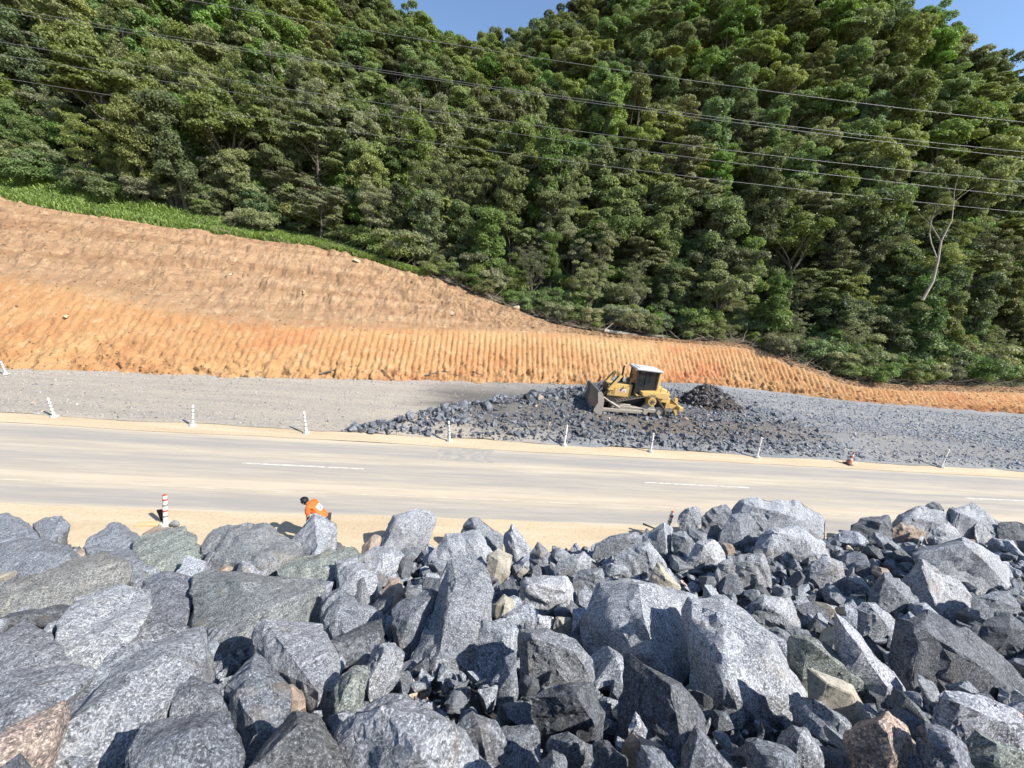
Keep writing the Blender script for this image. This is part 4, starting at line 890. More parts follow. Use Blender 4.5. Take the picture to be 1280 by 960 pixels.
for yv in (0.0,): part('ripper_shank', Yl, rip, lambda bm: prism(bm, [(-2.84, 1.30), (-3.06, 1.30), (-3.12, .55), (-3.26, .18), (-3.12, .12), (-2.92, .45)], yv-.09, yv+.09))
part('grab_rail', 'dark_steel', doz, lambda bm: [tube(bm, (-1.7, 1.1, 1.82), (-1.7, 1.1, 2.15), .018, None, 6), tube(bm, (-1.7, 1.1, 2.15), (-1.25, 1.1, 2.15), .018, None, 6), tube(bm, (-1.25, 1.1, 2.15), (-1.25, 1.1, 1.82), .018, None, 6)])

# ------------------------------------------------------------------ marker posts, cone
def post(base_px, top_px, label, mode, base_z=0.03, r=0.055, group='marker posts along the far verge'):
    b = on_z(*base_px, base_z); t_ = on_y(*top_px, b[1]); h = float(np.linalg.norm(t_-b)); h = min(max(h, .6), 1.25); ax = (t_-b)/np.linalg.norm(t_-b)
    root = empty('marker_post', b, label, 'post', group); root.rotation_euler = Vector((0, 0, 1)).rotation_difference(Vector(ax)).to_euler()
    part('post_tube', 'white_plastic', root, lambda bm: [tube(bm, (0, 0, 0), (0, 0, h), r, r*.92, 14)])
    part('base_block', 'concrete', root, lambda bm: [tube(bm, (0, 0, -.02), (0, 0, .10), .19, .15, 8)])
    for k, f in enumerate((.30, .48, .66, .84) if mode != 'plain' else (.55,)):
        bmn = 'red_band' if mode == 'red' and k in (1, 3) else 'grey_band'
        part('band', bmn, root, lambda bm: tube(bm, (0, 0, h*f), (0, 0, h*f+.055), r*1.06, None, 14))
    part('cap', 'red_band' if mode == 'red' else 'white_plastic', root, lambda bm: tube(bm, (0, 0, h), (0, 0, h+.03), r, r*.5, 14))
    return root
post((68, 521), (60, 498), 'white banded post leaning left on the sandy far verge', 'band')
post((241, 532), (241, 507), 'white banded post standing straight beside the beige gravel', 'band')
post((383, 541), (380, 515), 'white banded post left of the tip of the dark rock fill', 'band')
post((562, 551), (561, 527), 'white banded post in front of the tip of the dark rock fill', 'band')
post((705, 557), (709, 532), 'thin white post left of the bulldozer at the verge', 'plain')
post((813, 565), (817, 542), 'thin white post in front of the bulldozer at the verge', 'plain')
post((946, 572), (952, 547), 'white post by the brown patch of the pad', 'plain')
post((1176, 584), (1186, 562), 'scuffed white post leaning right beyond the traffic cone', 'plain')
post((8, 468), (1, 452), 'white post at the foot of the orange bank', 'band', 0.15)
near = post((207, 657), (206, 619), 'white marker post with red bands standing at the near verge', 'red', 0.02, 0.062, None)
b = np.array(near.location)
o = part('plank', 'base_board', None, lambda bm: box(bm, (b[0]-.52, b[1]+.02, .05), (.62, .22, .07), (0, 0, .12), .01), None); tag(o, 'short beige plank lying left of the red banded post', 'plank')
o = part('rubber_flap', 'rubber', None, lambda bm: box(bm, (b[0]-.26, b[1]+.22, .22), (.16, .04, .44), (0, R(-14), 0), .01), None); tag(o, 'black rubber flap standing beside the red banded post', 'flap')
o = link('stone', protos[2], None, None, (b[0]+.32, b[1]-.05, .12)); o.scale = (.4,)*3; tag(o, 'grey stone holding the foot of the red banded post', 'stone')
post((829, 676), (841, 640), 'red and white post leaning behind the rock edge', 'red', 0.02, 0.062, None)
bm = bmesh.new(); tube(bm, on_y(804, 655, 12.3), on_y(838, 668, 12.2), .035, .02, 8); o = link('stick', bm_mesh('stick', bm, 40), 'rubber'); tag(o, 'thin dark stick poking out beside the leaning red and white post', 'stick')
cb = on_z(1060, 580, .03)
cone = empty('traffic_cone', cb, 'faded red and white traffic cone leaning on the gravel verge', 'cone'); cone.rotation_euler = (R(4), R(10), 0.3)
part('base_plate', 'rubber', cone, lambda bm: box(bm, (0, 0, .02), (.42, .42, .05), None, .015))
part('cone_body', 'cone_red', cone, lambda bm: tube(bm, (0, 0, .04), (0, 0, .80), .165, .032, 20))
for z in (.30, .54): rr = .165-(.133)*(z-.04)/.76; part('band', 'white_plastic', cone, lambda bm: tube(bm, (0, 0, z), (0, 0, z+.10), rr*1.03+.002, (rr-.0175)*1.03+.002, 20))

# ------------------------------------------------------------------ worker bending down behind the wedge rock
def skin_obj(name, nodes, edges, mat, parent, levels=2):
    me = bpy.data.meshes.new(name); me.from_pydata([n_[0] for n_ in nodes], edges, []); o = link(name, me, mat, parent)
    md = o.modifiers.new('skin', 'SKIN'); sk = me.skin_vertices[0].data if me.skin_vertices else None
    if sk is None: 
        bm = bmesh.new(); bm.from_mesh(me); lay = bm.verts.layers.skin.verify(); bm.to_mesh(me); bm.free(); sk = me.skin_vertices[0].data
    for k, n_ in enumerate(nodes):
        r_ = n_[1]; sk[k].radius = r_ if isinstance(r_, tuple) else (r_, r_); sk[k].use_root = (k == 0)
    sb = o.modifiers.new('smooth', 'SUBSURF'); sb.levels = sb.render_levels = levels; md.use_smooth_shade = True; return o
hp = on_y(405, 643, 11.15); per = empty('person', (hp[0], 11.15, 0.012), 'person in an orange shirt with a white back print bending behind the upright rock', 'person'); per.scale = (1.06, 1.06, 0.98)
# local frame: bends toward -x; pelvis above the origin
PEL, CH, SHO, NK, HD = (0.0, 0, .93), (-.20, 0, 1.16), (-.36, 0, 1.33), (-.46, 0, 1.40), (-.57, 0, 1.47)
bn, be = [], []
def add(p_, r_, prev=None):
    bn.append((p_, r_)); 
    if prev is not None: be.append((prev, len(bn)-1))
    return len(bn)-1
pv = add(PEL, (.15, .12)); ch = add(CH, (.16, .12), pv); sh = add(SHO, (.15, .11), ch); nk = add((-.42, 0, 1.365), .06, sh); hd0 = add((-.48, 0, 1.385), .085, nk); hd = add((-.55, 0, 1.43), .095, hd0); add((-.59, 0, 1.47), .07, hd)
add((-.61, 0, 1.37), .022, hd)                                                          # nose
for sd in (1, -1):
    s0 = add((-.36, .19*sd, 1.32), .065, sh); el = add((-.34, .24*sd, 1.03), .048, s0); wr = add((-.38, .20*sd, .78), .034, el); pm = add((-.40, .19*sd, .70), (.042, .022), wr)
    for k in range(4):
        f1 = add((-0.420, (.155+.022*k)*sd, 0.640), .010, pm); f2 = add((-0.415, (.155+.022*k)*sd, .60-.006*(k in (1, 2))), .009, f1); add((-0.400, (.155+.022*k)*sd, 0.572), .008, f2)
    t1 = add((-0.420, .145*sd, 0.680), .011, pm); add((-0.435, .13*sd, 0.645), .009, t1)
    th = add((-.01, .10*sd, .86), .095, pv); kn = add((-.06, .12*sd, .49), .062, th); an = add((.03, .12*sd, .09), .042, kn); he = add((.02, .12*sd, .04), .042, an); add((-.17, .13*sd, .03), .036, he)
body = skin_obj('body', bn, be, 'skin', per)
skin_obj('shirt', [((.05, 0, .86), (.185, .15)), (CH, (.195, .150)), (SHO, (.18, .135)), ((-.42, 0, 1.375), .085), ((-.36, .20, 1.32), .085), ((-.355, .235, 1.12), .070), ((-.36, -.20, 1.32), .085), ((-.355, -.235, 1.12), .070)],
         [(0, 1), (1, 2), (2, 3), (2, 4), (4, 5), (2, 6), (6, 7)], 'shirt_orange', body)
skin_obj('trousers', [((0, 0, .90), (.16, .13)), ((-.01, .10, .84), .11), ((-.06, .12, .49), .085), ((.02, .12, .12), .07), ((-.01, -.10, .84), .11), ((-.06, -.12, .49), .085), ((.02, -.12, .12), .07)],
         [(0, 1), (1, 2), (2, 3), (0, 4), (4, 5), (5, 6)], 'trouser_navy', body)
def hairf(bm):
    bmesh.ops.create_icosphere(bm, subdivisions=3, radius=.118, matrix=Matrix.Translation((-.540, 0, 1.448)))
    for v in bm.verts:
        d_ = v.co-Vector((-.540, 0, 1.448)); v.co += d_*0.10*noise.noise(v.co*18)
        if d_.x < -.02 and d_.z < .03: v.co.x += .05
part('hair', 'hair_black', body, hairf, 80)
for sd in (1, -1):
    part('boot', 'rubber', body, lambda bm: [box(bm, (-.05, .125*sd, .05), (.28, .10, .09), None, .03), tube(bm, (.03, .12*sd, .05), (.03, .12*sd, .17), .06, .065, 10)])
    part('ear', 'skin', body, lambda bm: box(bm, (-.52, .108*sd, 1.405), (.03, .016, .05), None, .006)); part('eye', 'hair_black', body, lambda bm: tube(bm, (-.618, .035*sd, 1.402), (-.624, .035*sd, 1.400), .010, None, 8))
shirt = [c for c in body.children if c.name.startswith('shirt')][0]
nb = Vector((.70, 0, .71))
def printed(name, mat, y0, y1, a0, a1, off):
    u_, w_ = np.meshgrid(np.linspace(y0, y1, 9), np.linspace(a0, a1, 9)); c_ = np.stack([-.20-.70*w_+.70*.16, u_, 1.16+.71*w_+.71*.16], -1)
    o = grid(name, c_, mat, True); o.parent = body
    md = o.modifiers.new('cling', 'SHRINKWRAP'); md.target = shirt; md.wrap_method = 'NEAREST_SURFACEPOINT'; md.wrap_mode = 'ABOVE_SURFACE'; md.offset = off
printed('back_print', 'print_white', -.12, .12, -.09, .10, .008)
printed('back_print_mark', 'print_blue', -.07, .03, -.05, -.01, .012); printed('back_print_mark', 'red_band', -.06, .05, .03, .06, .012)

# ------------------------------------------------------------------ overhead wires and pole
WY = 47.0
wires = [([(-60, -55), (280, 8), (380, 25), (430, 34), (622, 64), (850, 98), (1038, 124), (1250, 150), (1400, 165)], 'topmost overhead wire crossing the forested hillside'),
         ([(-60, -2), (60, 22), (218, 45), (289, 57), (430, 80), (608, 106), (722, 123), (850, 140), (981, 158), (1186, 183), (1280, 189), (1400, 200)], 'upper wire of the close pair crossing the forested hillside'),
         ([(-60, 3), (60, 26), (218, 49), (430, 83), (608, 109), (722, 126), (850, 143), (984, 163), (1216, 191), (1400, 210)], 'lower wire of the close pair crossing the forested hillside'),
         ([(-60, 40), (201, 88), (336, 111), (430, 121), (531, 134), (622, 151), (850, 180), (1085, 208), (1280, 227), (1400, 238)], 'overhead wire passing the top of the thin pole'),
         ([(-60, 58), (60, 79), (148, 91), (285, 116), (430, 136), (575, 157), (689, 173), (850, 195), (1065, 222), (1280, 245), (1400, 258)], 'second lowest overhead wire on the hillside'),
         ([(-60, 86), (13, 99), (118, 116), (161, 123), (356, 153), (430, 162), (564, 184), (722, 203), (850, 219), (1065, 242), (1280, 265), (1400, 277)], 'lowest overhead wire on the hillside')]
for k, (pp, lab) in enumerate(wires):
    W3 = np.array([on_y(a_, b_, WY+0.5*k) for a_, b_ in pp]); cf = np.polyfit(W3[:, 0], W3[:, 2], 2); xw = np.linspace(W3[0, 0]-25, W3[-1, 0]+25, 60)
    cu = bpy.data.curves.new('power_line', 'CURVE'); cu.dimensions = '3D'; cu.bevel_depth = 0.016; cu.bevel_resolution = 1
    sp_ = cu.splines.new('POLY'); sp_.points.add(59); sp_.points.foreach_set('co', np.stack([xw, np.full(60, WY+0.5*k), np.polyval(cf, xw), np.ones(60)], -1).astype(np.float32).ravel())
    o = link('power_line', None); bpy.data.objects.remove(o)
    dg = bpy.data.objects.new('tmp', cu); me = dg.to_mesh().copy(); me.name = 'power_line'; bpy.data.objects.remove(dg); me.materials.clear()
    o = link('power_line', me, 'wire'); tag(o, lab, 'wire', 'overhead wires')
pt = on_y(526, 117, 62.0); pb = np.array([pt[0], 62.0, float(hill(np.array([pt[0]]), np.array([62.0]))[0])])
pole = empty('utility_pole', pb, 'thin pale utility pole standing among the hillside trees under the wires', 'pole')
hpole = float(pt[2]-pb[2])
part('shaft', 'bark', pole, lambda bm: tube(bm, (0, 0, -1), (0, 0, hpole), .13, .08, 10))
part('crossarm', 'bark', pole, lambda bm: box(bm, (0, 0, hpole-.75), (2.0, .10, .12)))
for xx in (-.9, -.3, .45, .9): part('insulator', 'insulator', pole, lambda bm: tube(bm, (xx, 0, hpole-.69), (xx, 0, hpole-.45), .05, .03, 8))

# ------------------------------------------------------------------ trees
def limb(bm, p0, d, L, r, depth, spread, out, rr, nodes=None):
    """tapered limb that forks; ends are collected for foliage"""
    p = Vector(p0); d = Vector(d).normalized(); n_ = 4; q_ = p.copy()
    for i in range(n_):
        d = (d+Vector((rr.gauss(0, .12), rr.gauss(0, .12), rr.gauss(.05, .06)))).normalized(); q2 = q_+d*L/n_
        ra = r*(1-0.5*i/n_); rb = r*(1-0.5*(i+1)/n_); tube(bm, q_, q2, ra, rb, 6 if depth else 5); q_ = q2
        if nodes is not None: nodes.append(q_.copy())
        if depth and i >= 1:
            a_ = rr.uniform(0, 6.28); sd = Vector((math.cos(a_), math.sin(a_), rr.uniform(.1, .7))).normalized(); nd = (d*(1-spread)+sd*spread).normalized()
            limb(bm, q_, nd, L*rr.uniform(.45, .65), rb*.62, depth-1, spread, out, rr)
    out.append(q_)
def on_trunk(nodes, z):
    for a_, b_ in zip(nodes[:-1], nodes[1:]):
        if a_.z <= z <= b_.z: return a_.lerp(b_, (z-a_.z)/(b_.z-a_.z))
    return nodes[-1].copy()
def leaves_mesh(name, lobes, n, size, rr, up=0.35, droop=0.0, hollow=0.55, aspect=0.55):
    """leaf-sized faces spread through the lobes (centre, radii)"""
    r_ = np.random.default_rng(rr); C = np.array([l[0] for l in lobes]); Rd = np.array([l[1] for l in lobes]); wts = (Rd[:, 0]*Rd[:, 1]+Rd[:, 0]*Rd[:, 2]); wts /= wts.sum()
    k = r_.choice(len(lobes), n, p=wts); d = r_.normal(size=(n, 3)); d[:, 2] = np.where(d[:, 2] < -0.3, -d[:, 2]*0.6, d[:, 2]); d /= np.linalg.norm(d, axis=1)[:, None]
    rad = hollow+(1-hollow)*r_.random(n)**0.55; rad = rad*(1+0.16*r_.normal(size=n)*(r_.random(n) < 0.35))
    c = C[k]+d*Rd[k]*rad[:, None]; c[:, 2] -= droop*r_.random(n)*Rd[k, 0]
    nrm = d*0.75+r_.normal(size=(n, 3))*0.55+np.array([0, 0, up]); nrm /= np.linalg.norm(nrm, axis=1)[:, None]
    t_ = np.cross(nrm, r_.normal(size=(n, 3))); t_ /= np.linalg.norm(t_, axis=1)[:, None]; b_ = np.cross(nrm, t_)
    s_ = size*r_.uniform(0.6, 1.35, n)[:, None]
    V = np.stack([c-t_*s_, c+b_*s_*aspect+nrm*s_*.12, c+t_*s_, c-b_*s_*aspect+nrm*s_*.12], 1).reshape(-1, 3); F = np.arange(4*n).reshape(-1, 4)
    me = mesh_np(name, V, F); return me
def lobes_on(ends, rr, r0, r1, flat=0.75, jitter=0.3):
    return [((e.x+rr.gauss(0, jitter), e.y+rr.gauss(0, jitter), e.z+rr.gauss(0, jitter*.6)), (lambda a_: (a_*rr.uniform(.8, 1.2), a_*rr.uniform(.8, 1.2), a_*flat*rr.uniform(.8, 1.15)))(rr.uniform(r0, r1))) for e in ends]
TREES = {}
def tree_proto(key, kind, seed, leafmat, barkmat='bark'):
    rr = random.Random(seed); bm = bmesh.new(); ends = []; nd = [Vector((0, 0, -1))]
    if kind == 'broad':
        h = 9.0; limb(bm, (0, 0, -1), (rr.gauss(0, .06), rr.gauss(0, .06), 1), 5.2, .24, 0, .5, [], rr, nd)
        for k in range(8):
            a_ = k*.785+rr.uniform(-.3, .3); limb(bm, on_trunk(nd, 2.6+.2*k), (math.cos(a_)*.8, math.sin(a_)*.8, rr.uniform(.6, 1.3)), rr.uniform(3.0, 4.2), .12, 1, .55, ends, rr)
        lb = lobes_on(ends, rr, .75, 1.35, .72, .35)+[((rr.gauss(0, .7), rr.gauss(0, .7), 7.3+rr.gauss(0, .6)), (1.3, 1.3, 1.0)) for _ in range(5)]
        me = leaves_mesh('crown', lb, 19000, .150, seed, .4)
    elif kind == 'tall':
        limb(bm, (0, 0, -1), (rr.gauss(0, .04), rr.gauss(0, .04), 1), 10.5, .24, 0, .4, [], rr, nd)
        for k in range(16):
            a_ = k*2.4; z = 2.0+k*.55; limb(bm, on_trunk(nd, z), (math.cos(a_), math.sin(a_), rr.uniform(.3, .8)), rr.uniform(1.0, 2.3)*(1-.35*k/16), .07, 1, .5, ends, rr)
        lb = lobes_on(ends, rr, .50, .95, .95, .25)+[((0, 0, 10.4), (1.0, 1.0, 1.0))]
        me = leaves_mesh('crown', lb, 17000, .14, seed, .3, .5)
    elif kind == 'layer':
        limb(bm, (0, 0, -1), (rr.gauss(0, .08), rr.gauss(0, .08), 1), 7.5, .20, 0, .4, [], rr, nd)
        for k in range(12):
            a_ = k*2.4+rr.uniform(-.3, .3); z = 3.0+k*.42; limb(bm, on_trunk(nd, z), (math.cos(a_), math.sin(a_), rr.uniform(.2, .5)), rr.uniform(2.0, 3.4)*(1-.3*k/12), .08, 1, .45, ends, rr)
        lb = lobes_on(ends, rr, .65, 1.15, .34, .25); me = leaves_mesh('crown', lb, 17000, .14, seed, .8, .1)
    elif kind == 'airy':
        tube(bm, (0, 0, -1), (0, 0, .1), .2, .17, 8)
        for k in range(4):
            a_ = k*1.57+rr.uniform(-.4, .4); limb(bm, (0, 0, -.1), (math.cos(a_)*.35, math.sin(a_)*.35, 1), 5.5, .10, 2, .42, ends, rr)
        lb = lobes_on(ends, rr, .45, .85, .8, .3); me = leaves_mesh('crown', lb, 14000, .10, seed, .3, .2, .25)
    elif kind == 'bush':
        for k in range(6):
            a_ = k*1.05; limb(bm, (0, 0, -.3), (math.cos(a_)*.7, math.sin(a_)*.7, 1), 1.7, .05, 1, .5, ends, rr)
        lb = lobes_on(ends, rr, .35, .7, .75, .2); me = leaves_mesh('crown', lb, 8000, .075, seed, .3, .2, .3)
    elif kind == 'bare':
        for k in range(3): limb(bm, (0, 0, -.5), (rr.gauss(0, .25), rr.gauss(0, .25), 1), 5.0, .09, 3, .45, ends, rr)
        me = leaves_mesh('crown', lobes_on(ends, rr, .3, .5, .8, .2), 3200, .075, seed, .3, .2, .2)
    tm = bm_mesh('trunk', bm, 60); tm.materials.append(M[barkmat]); me.materials.append(M[leafmat]); TREES[key] = (tm, me)
for key, kind, seed, lm in [('broad_a', 'broad', 1, 'leaf_green'), ('broad_b', 'broad', 2, 'leaf_olive'), ('broad_c', 'broad', 3, 'leaf_dark'), ('tall_a', 'tall', 4, 'leaf_olive'), ('tall_b', 'tall', 5, 'leaf_dark'),
        ('tall_c', 'tall', 12, 'leaf_green'), ('layer_a', 'layer', 6, 'leaf_grey'), ('layer_b', 'layer', 7, 'leaf_olive'), ('airy_a', 'airy', 8, 'leaf_grey'), ('airy_b', 'airy', 9, 'leaf_olive'), ('bush_a', 'bush', 10, 'leaf_olive'), ('bush_b', 'bush', 11, 'leaf_green'), ('bush_c', 'bush', 13, 'leaf_grey'), ('bare_a', 'bare', 14, 'leaf_grey')]:
    tree_proto(key, kind, seed, lm)
KIND = {'broad': ('broadleaf_tree', 'broad round-crowned tree'), 'tall': ('vine_covered_tree', 'tall narrow leaf-clad tree'), 'layer': ('spreading_tree', 'flat-layered spreading tree'), 'airy': ('slender_tree', 'thin-leaved greyish tree'), 'bush': ('bush', 'leafy bush'), 'bare': ('sparse_tree', 'nearly bare twiggy tree')}
def plant(key, x, y, s, where, group, z=None, sz=None):
    nm, lab = KIND[key.split('_')[0]]; z = float(hill(np.array([x]), np.array([y]))[0]) if z is None else z
    tone = {'leaf_green': 'mid-green', 'leaf_olive': 'olive-green', 'leaf_dark': 'dark green', 'leaf_grey': 'grey-green'}[TREES[key][1].materials[0].name]
    t_ = empty(nm, (x, y, z-.1), tone+' '+lab+' '+where, 'bush' if nm == 'bush' else 'tree', group)
    t_.rotation_euler = (random.gauss(0, .04), random.gauss(0, .04)-.035, random.uniform(0, 6.283)); t_.scale = (s, s, s*(sz or random.uniform(.88, 1.18)))
    link('trunk', TREES[key][0], None, t_); return link('crown', TREES[key][1], None, t_)
# hillside trees: the largest ~300 in view are single trees, the rest one mass
cand = []
ccell = {}
def far_enough(x, y, r_):
    gx_, gy_ = int(x//8), int(y//8)
    for a_ in (-1, 0, 1):
        for b_ in (-1, 0, 1):
            for (u_, v_, w_) in ccell.get((gx_+a_, gy_+b_), ()):
                if (u_-x)**2+(v_-y)**2 < ((r_+w_)*.5)**2: return False
    return True
for t_ in range(60000):
    x = random.uniform(-260, 240); s_ = 3.2+165*random.random()**1.25; fy = float(np.interp(x, top[:, 0], top[:, 1])); y = fy+s_
    if abs(x-0.1*y) > 1.62*y+12: continue
    ry = float(np.interp(x, rid[:, 0], rid[:, 1]))
    if y > ry+9: continue
    r_ = 3.4 if s_ < 25 else 4.3 if s_ < 60 else 5.2
    if x < -20 and s_ < 6.5: continue
    if far_enough(x, y, r_):
        ccell.setdefault((int(x//8), int(y//8)), []).append((x, y, r_)); cand.append((x, y, s_))
cand.sort(key=lambda c_: math.hypot(c_[0], c_[1]))
keys_near = ['airy_a', 'airy_b', 'layer_a', 'layer_b', 'tall_a', 'tall_b', 'tall_c', 'broad_b', 'airy_a', 'tall_a', 'bare_a', 'broad_c']
keys_far = ['broad_a', 'broad_b', 'broad_c', 'broad_a', 'broad_b', 'tall_c', 'layer_b', 'tall_a', 'layer_a', 'broad_b']
crowns = {}; far = []; nt = 0
ZONES = ((-30, 'left', 'growing above the grassy rim of the orange bank'), (10, 'mid', 'growing behind the orange bank on the hillside'), (999, 'right', 'growing on the hillside behind the low earth berm'))
XC = np.array([c_[0] for c_ in cand]); YC = np.array([c_[1] for c_ in cand]); ZC = hill(XC, YC)
for i, (x, y, s_) in enumerate(cand):
    key = random.choice(keys_near if s_ < 22 else keys_far)
    sc_ = random.uniform(.62, .95) if s_ < 10 else random.uniform(.85, 1.25)
    pp = proj((x, y, ZC[i]+6)); vis = -120 < pp[0] < 1400 and -90 < pp[1] < 700
    if nt < 296 and vis:
        wz = 'on the forested hillside' if s_ > 30 else next(z_[2] for z_ in ZONES if x < z_[0])
        cr_ = plant(key, x, y, sc_, wz, 'trees of the hillside forest', float(ZC[i])); crowns.setdefault(key, cr_); nt += 1
    else: far.append((x, y, float(ZC[i])-.1, sc_*1.08, random.uniform(0, 6.28), key))
print('trees', nt, 'far', len(far))

def gn_forest(name, pts, keyset, label, cat):
    keyset = [k for k in keyset if k in crowns]; idx = {k: i for i, k in enumerate(keyset)}
    me = mesh_np(name, np.array([p_[:3] for p_ in pts]), np.zeros((0, 3), int)) if False else bpy.data.meshes.new(name)
    me.from_pydata([p_[:3] for p_ in pts], [], [])
    for nm, typ, vals in (('scl', 'FLOAT', [p_[3] for p_ in pts]), ('rot', 'FLOAT', [p_[4] for p_ in pts]), ('kid', 'INT', [idx.get(p_[5], i % len(keyset)) for i, p_ in enumerate(pts)])):
        a_ = me.attributes.new(nm, typ, 'POINT'); a_.data.foreach_set('value', vals)
    o = link(name, me); ng = bpy.data.node_groups.new(name, 'GeometryNodeTree')
    ng.interface.new_socket('Geometry', in_out='INPUT', socket_type='NodeSocketGeometry'); ng.interface.new_socket('Geometry', in_out='OUTPUT', socket_type='NodeSocketGeometry')
    N_ = ng.nodes; L_ = ng.links; gi = N_.new('NodeGroupInput'); go = N_.new('NodeGroupOutput'); ip = N_.new('GeometryNodeInstanceOnPoints'); ip.inputs['Pick Instance'].default_value = True
    ji = N_.new('GeometryNodeJoinGeometry')
    for k in keyset:
        oi = N_.new('GeometryNodeObjectInfo'); oi.transform_space = 'ORIGINAL'; oi.inputs['Object'].default_value = crowns[k]; oi.inputs['As Instance'].default_value = True; L_.new(oi.outputs['Geometry'], ji.inputs[0])
    def attr(nm, typ): n_ = N_.new('GeometryNodeInputNamedAttribute'); n_.data_type = typ; n_.inputs[0].default_value = nm; return n_.outputs[0]
    cx = N_.new('ShaderNodeCombineXYZ'); L_.new(attr('rot', 'FLOAT'), cx.inputs[2])
    L_.new(gi.outputs[0], ip.inputs['Points']); L_.new(ji.outputs[0], ip.inputs['Instance']); L_.new(attr('kid', 'INT'), ip.inputs['Instance Index']); L_.new(cx.outputs[0], ip.inputs['Rotation']); L_.new(attr('scl', 'FLOAT'), ip.inputs['Scale']); L_.new(ip.outputs[0], go.inputs[0])
    o.modifiers.new('scatter', 'NODES').node_group = ng
    return tag(o, label, cat, None, 'stuff')
gn_forest('distant_forest', far, keys_far, 'far mass of green forest covering the upper hillside to the ridge', 'forest')

# bushes along the edge of the growth and an understorey that closes the gaps
nb_ = 0
for t_ in range(4000):
    if nb_ >= 150: break
    x = random.uniform(-80, 66); fy, fz = top_at(np.array([x])); s_ = abs(random.gauss(0, 2.0))+.8+(0 if x > -8 else 2.6 if x > -30 else 5.2); y = float(fy[0])+s_
    key = random.choice(['bush_a', 'bush_b', 'bush_c', 'bush_c', 'bush_a']); cr_ = plant(key, x, y, random.uniform(.6, 1.25), 'behind the tall grass of the bank rim' if x < -8 else 'at the forest edge along the bank rim' if x < 12 else 'at the forest edge above the low earth berm', 'bushes of the forest edge'); crowns.setdefault(key, cr_); nb_ += 1
und = []
ux = rng.uniform(-190, 180, 3600); us = 2.0+110*rng.random(3600)**1.3; uy = np.interp(ux, top[:, 0], top[:, 1])+us
ok = (np.abs(ux-.1*uy) < 1.6*uy+8) & (uy < np.interp(ux, rid[:, 0], rid[:, 1])+4) & ~((ux < -14) & (us < 5.6)); ux, uy, us = ux[ok], uy[ok], us[ok]; uz = hill(ux, uy)
for a_, b_, c_, d_ in zip(ux, uy, uz, us): und.append((a_, b_, c_-.2, random.uniform(1.0, 1.9), random.uniform(0, 6.28), random.choice(['bush_a', 'bush_b', 'bush_c', 'bush_b'])))
gn_forest('understorey', und, ['bush_a', 'bush_b', 'bush_c'], 'dense low undergrowth between the hillside trees', 'undergrowth')

# tall grass on the rim of the bank
n = 52000
x = rng.uniform(-85, -6, n); fy, fz = top_at(x); wd = np.interp(x, [-85, -40, -22, -8], [7.5, 6.5, 4.2, 0.8]); s_ = 0.25+rng.random(n)*wd; y = fy+s_; z = hill(x, y)
z = np.maximum(z, fz-0.05); hgt = rng.uniform(.35, .95, n)*np.interp(s_, [0, .6], [.55, 1]); ang = rng.uniform(0, 6.283, n); wdt = rng.uniform(.025, .05, n)
t_ = np.stack([np.cos(ang), np.sin(ang), 0*ang], -1); ln = np.stack([rng.normal(0, .3, n), rng.normal(-.12, .25, n), np.ones(n)], -1); base = np.stack([x, y, z-.05], -1)
tip = base+ln*hgt[:, None]; tip2 = tip+np.stack([ln[:, 0]*.6, ln[:, 1]*.6, -.15+0*ang], -1)*hgt[:, None]*.6
V = np.stack([base-t_*wdt[:, None], base+t_*wdt[:, None], tip+t_*wdt[:, None]*1.2, tip-t_*wdt[:, None]*1.2, tip2], 1).reshape(-1, 3)
i0 = np.arange(n)*5; F = np.concatenate([np.stack([i0, i0+1, i0+2], -1), np.stack([i0, i0+2, i0+3], -1), np.stack([i0+3, i0+2, i0+4], -1)])
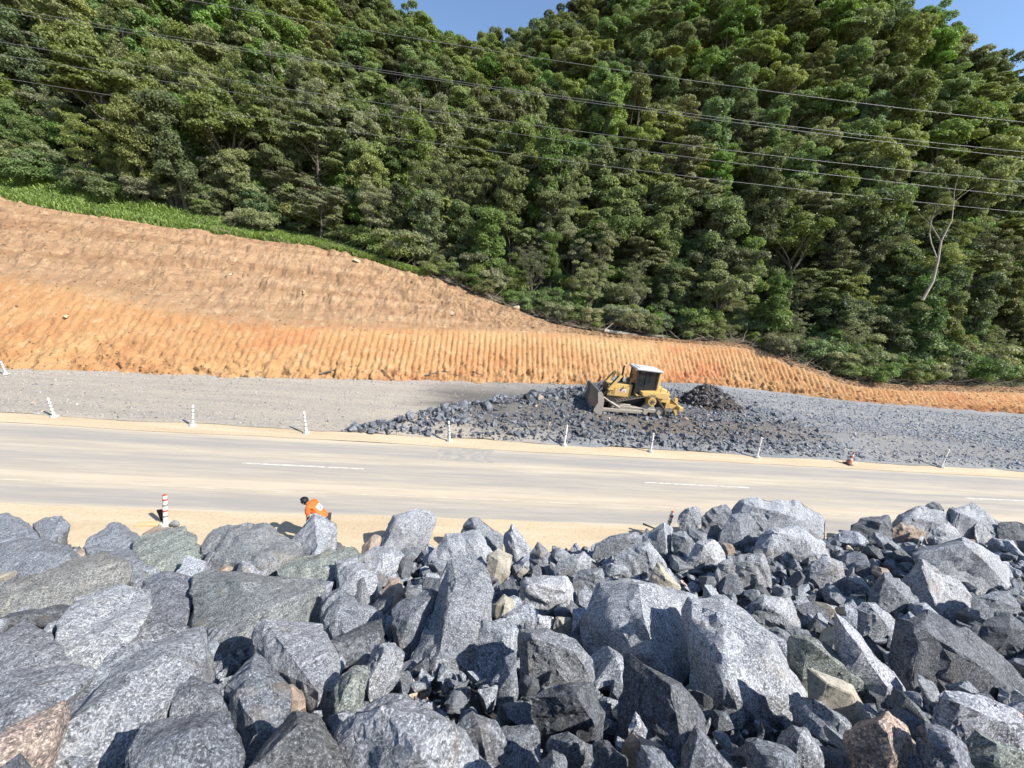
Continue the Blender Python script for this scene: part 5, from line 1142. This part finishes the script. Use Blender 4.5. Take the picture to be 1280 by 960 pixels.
o = link('tall_grass', mesh_np('tall_grass', V, F), 'grass'); tag(o, 'bright green tall grass along the rim of the orange bank', 'grass', None, 'stuff')

# dry brushwood pushed to the rim, a pale felled trunk and a dead white tree
bm = bmesh.new()
for k in range(1500):
    x = random.choice([random.uniform(-8, 16), random.uniform(24, 66), random.uniform(-30, 66)]); fy, fz = top_at(np.array([x])); y = float(fy[0])+abs(random.gauss(.3, 1.0)); p0 = Vector((x, y, float(fz[0])+random.uniform(-.05, .5)))
    a_ = random.gauss(0, .9)+(math.pi if random.random() < .5 else 0); d_ = Vector((math.cos(a_), math.sin(a_)*.6, random.gauss(.25, .35))).normalized(); L = random.uniform(.6, 2.4); r_ = random.uniform(.008, .028)
    m_ = p0+d_*L*.5+Vector((0, 0, random.gauss(0, .08))); tube(bm, p0, m_, r_, r_*.8, 4); tube(bm, m_, p0+d_*L+Vector((random.gauss(0, .15), 0, random.gauss(0, .15))), r_*.8, r_*.3, 4)
o = link('brushwood', bm_mesh('brushwood', bm), 'dry_twig'); tag(o, 'tangled dry branches cleared to the rim of the orange bank', 'brushwood', None, 'stuff')
pts = [np.array(bank_pt(*q_))+np.array([0, -.05, .22]) for q_ in ((752, 414), (775, 418), (800, 421), (829, 423))]
bm = bmesh.new(); polytube(bm, pts, .20, .13, 10); lg = link('felled_trunk', bm_mesh('felled_trunk', bm, 50), 'pale_wood'); tag(lg, 'pale felled tree trunk lying on the rim of the bank above the bulldozer', 'log')
part('branch_stub', 'pale_wood', lg, lambda bm: tube(bm, pts[0], pts[0]+np.array([1.0, .2, .9]), .06, .03, 6))
def dead(px, py, y, h, lab):
    b_ = on_y(px, py, y); rr = random.Random(int(px)); e_ = []
    bm = bmesh.new(); limb(bm, (0, 0, 0), (.22, 0, 1), h, .13, 2, .5, e_, rr); o = link('dead_tree', bm_mesh('dead_tree', bm, 60), 'pale_wood', None, b_); tag(o, lab, 'dead tree')
dead(1153, 375, 36.5, 8.0, 'white dead tree with bare forked branches in front of the dark hillside')
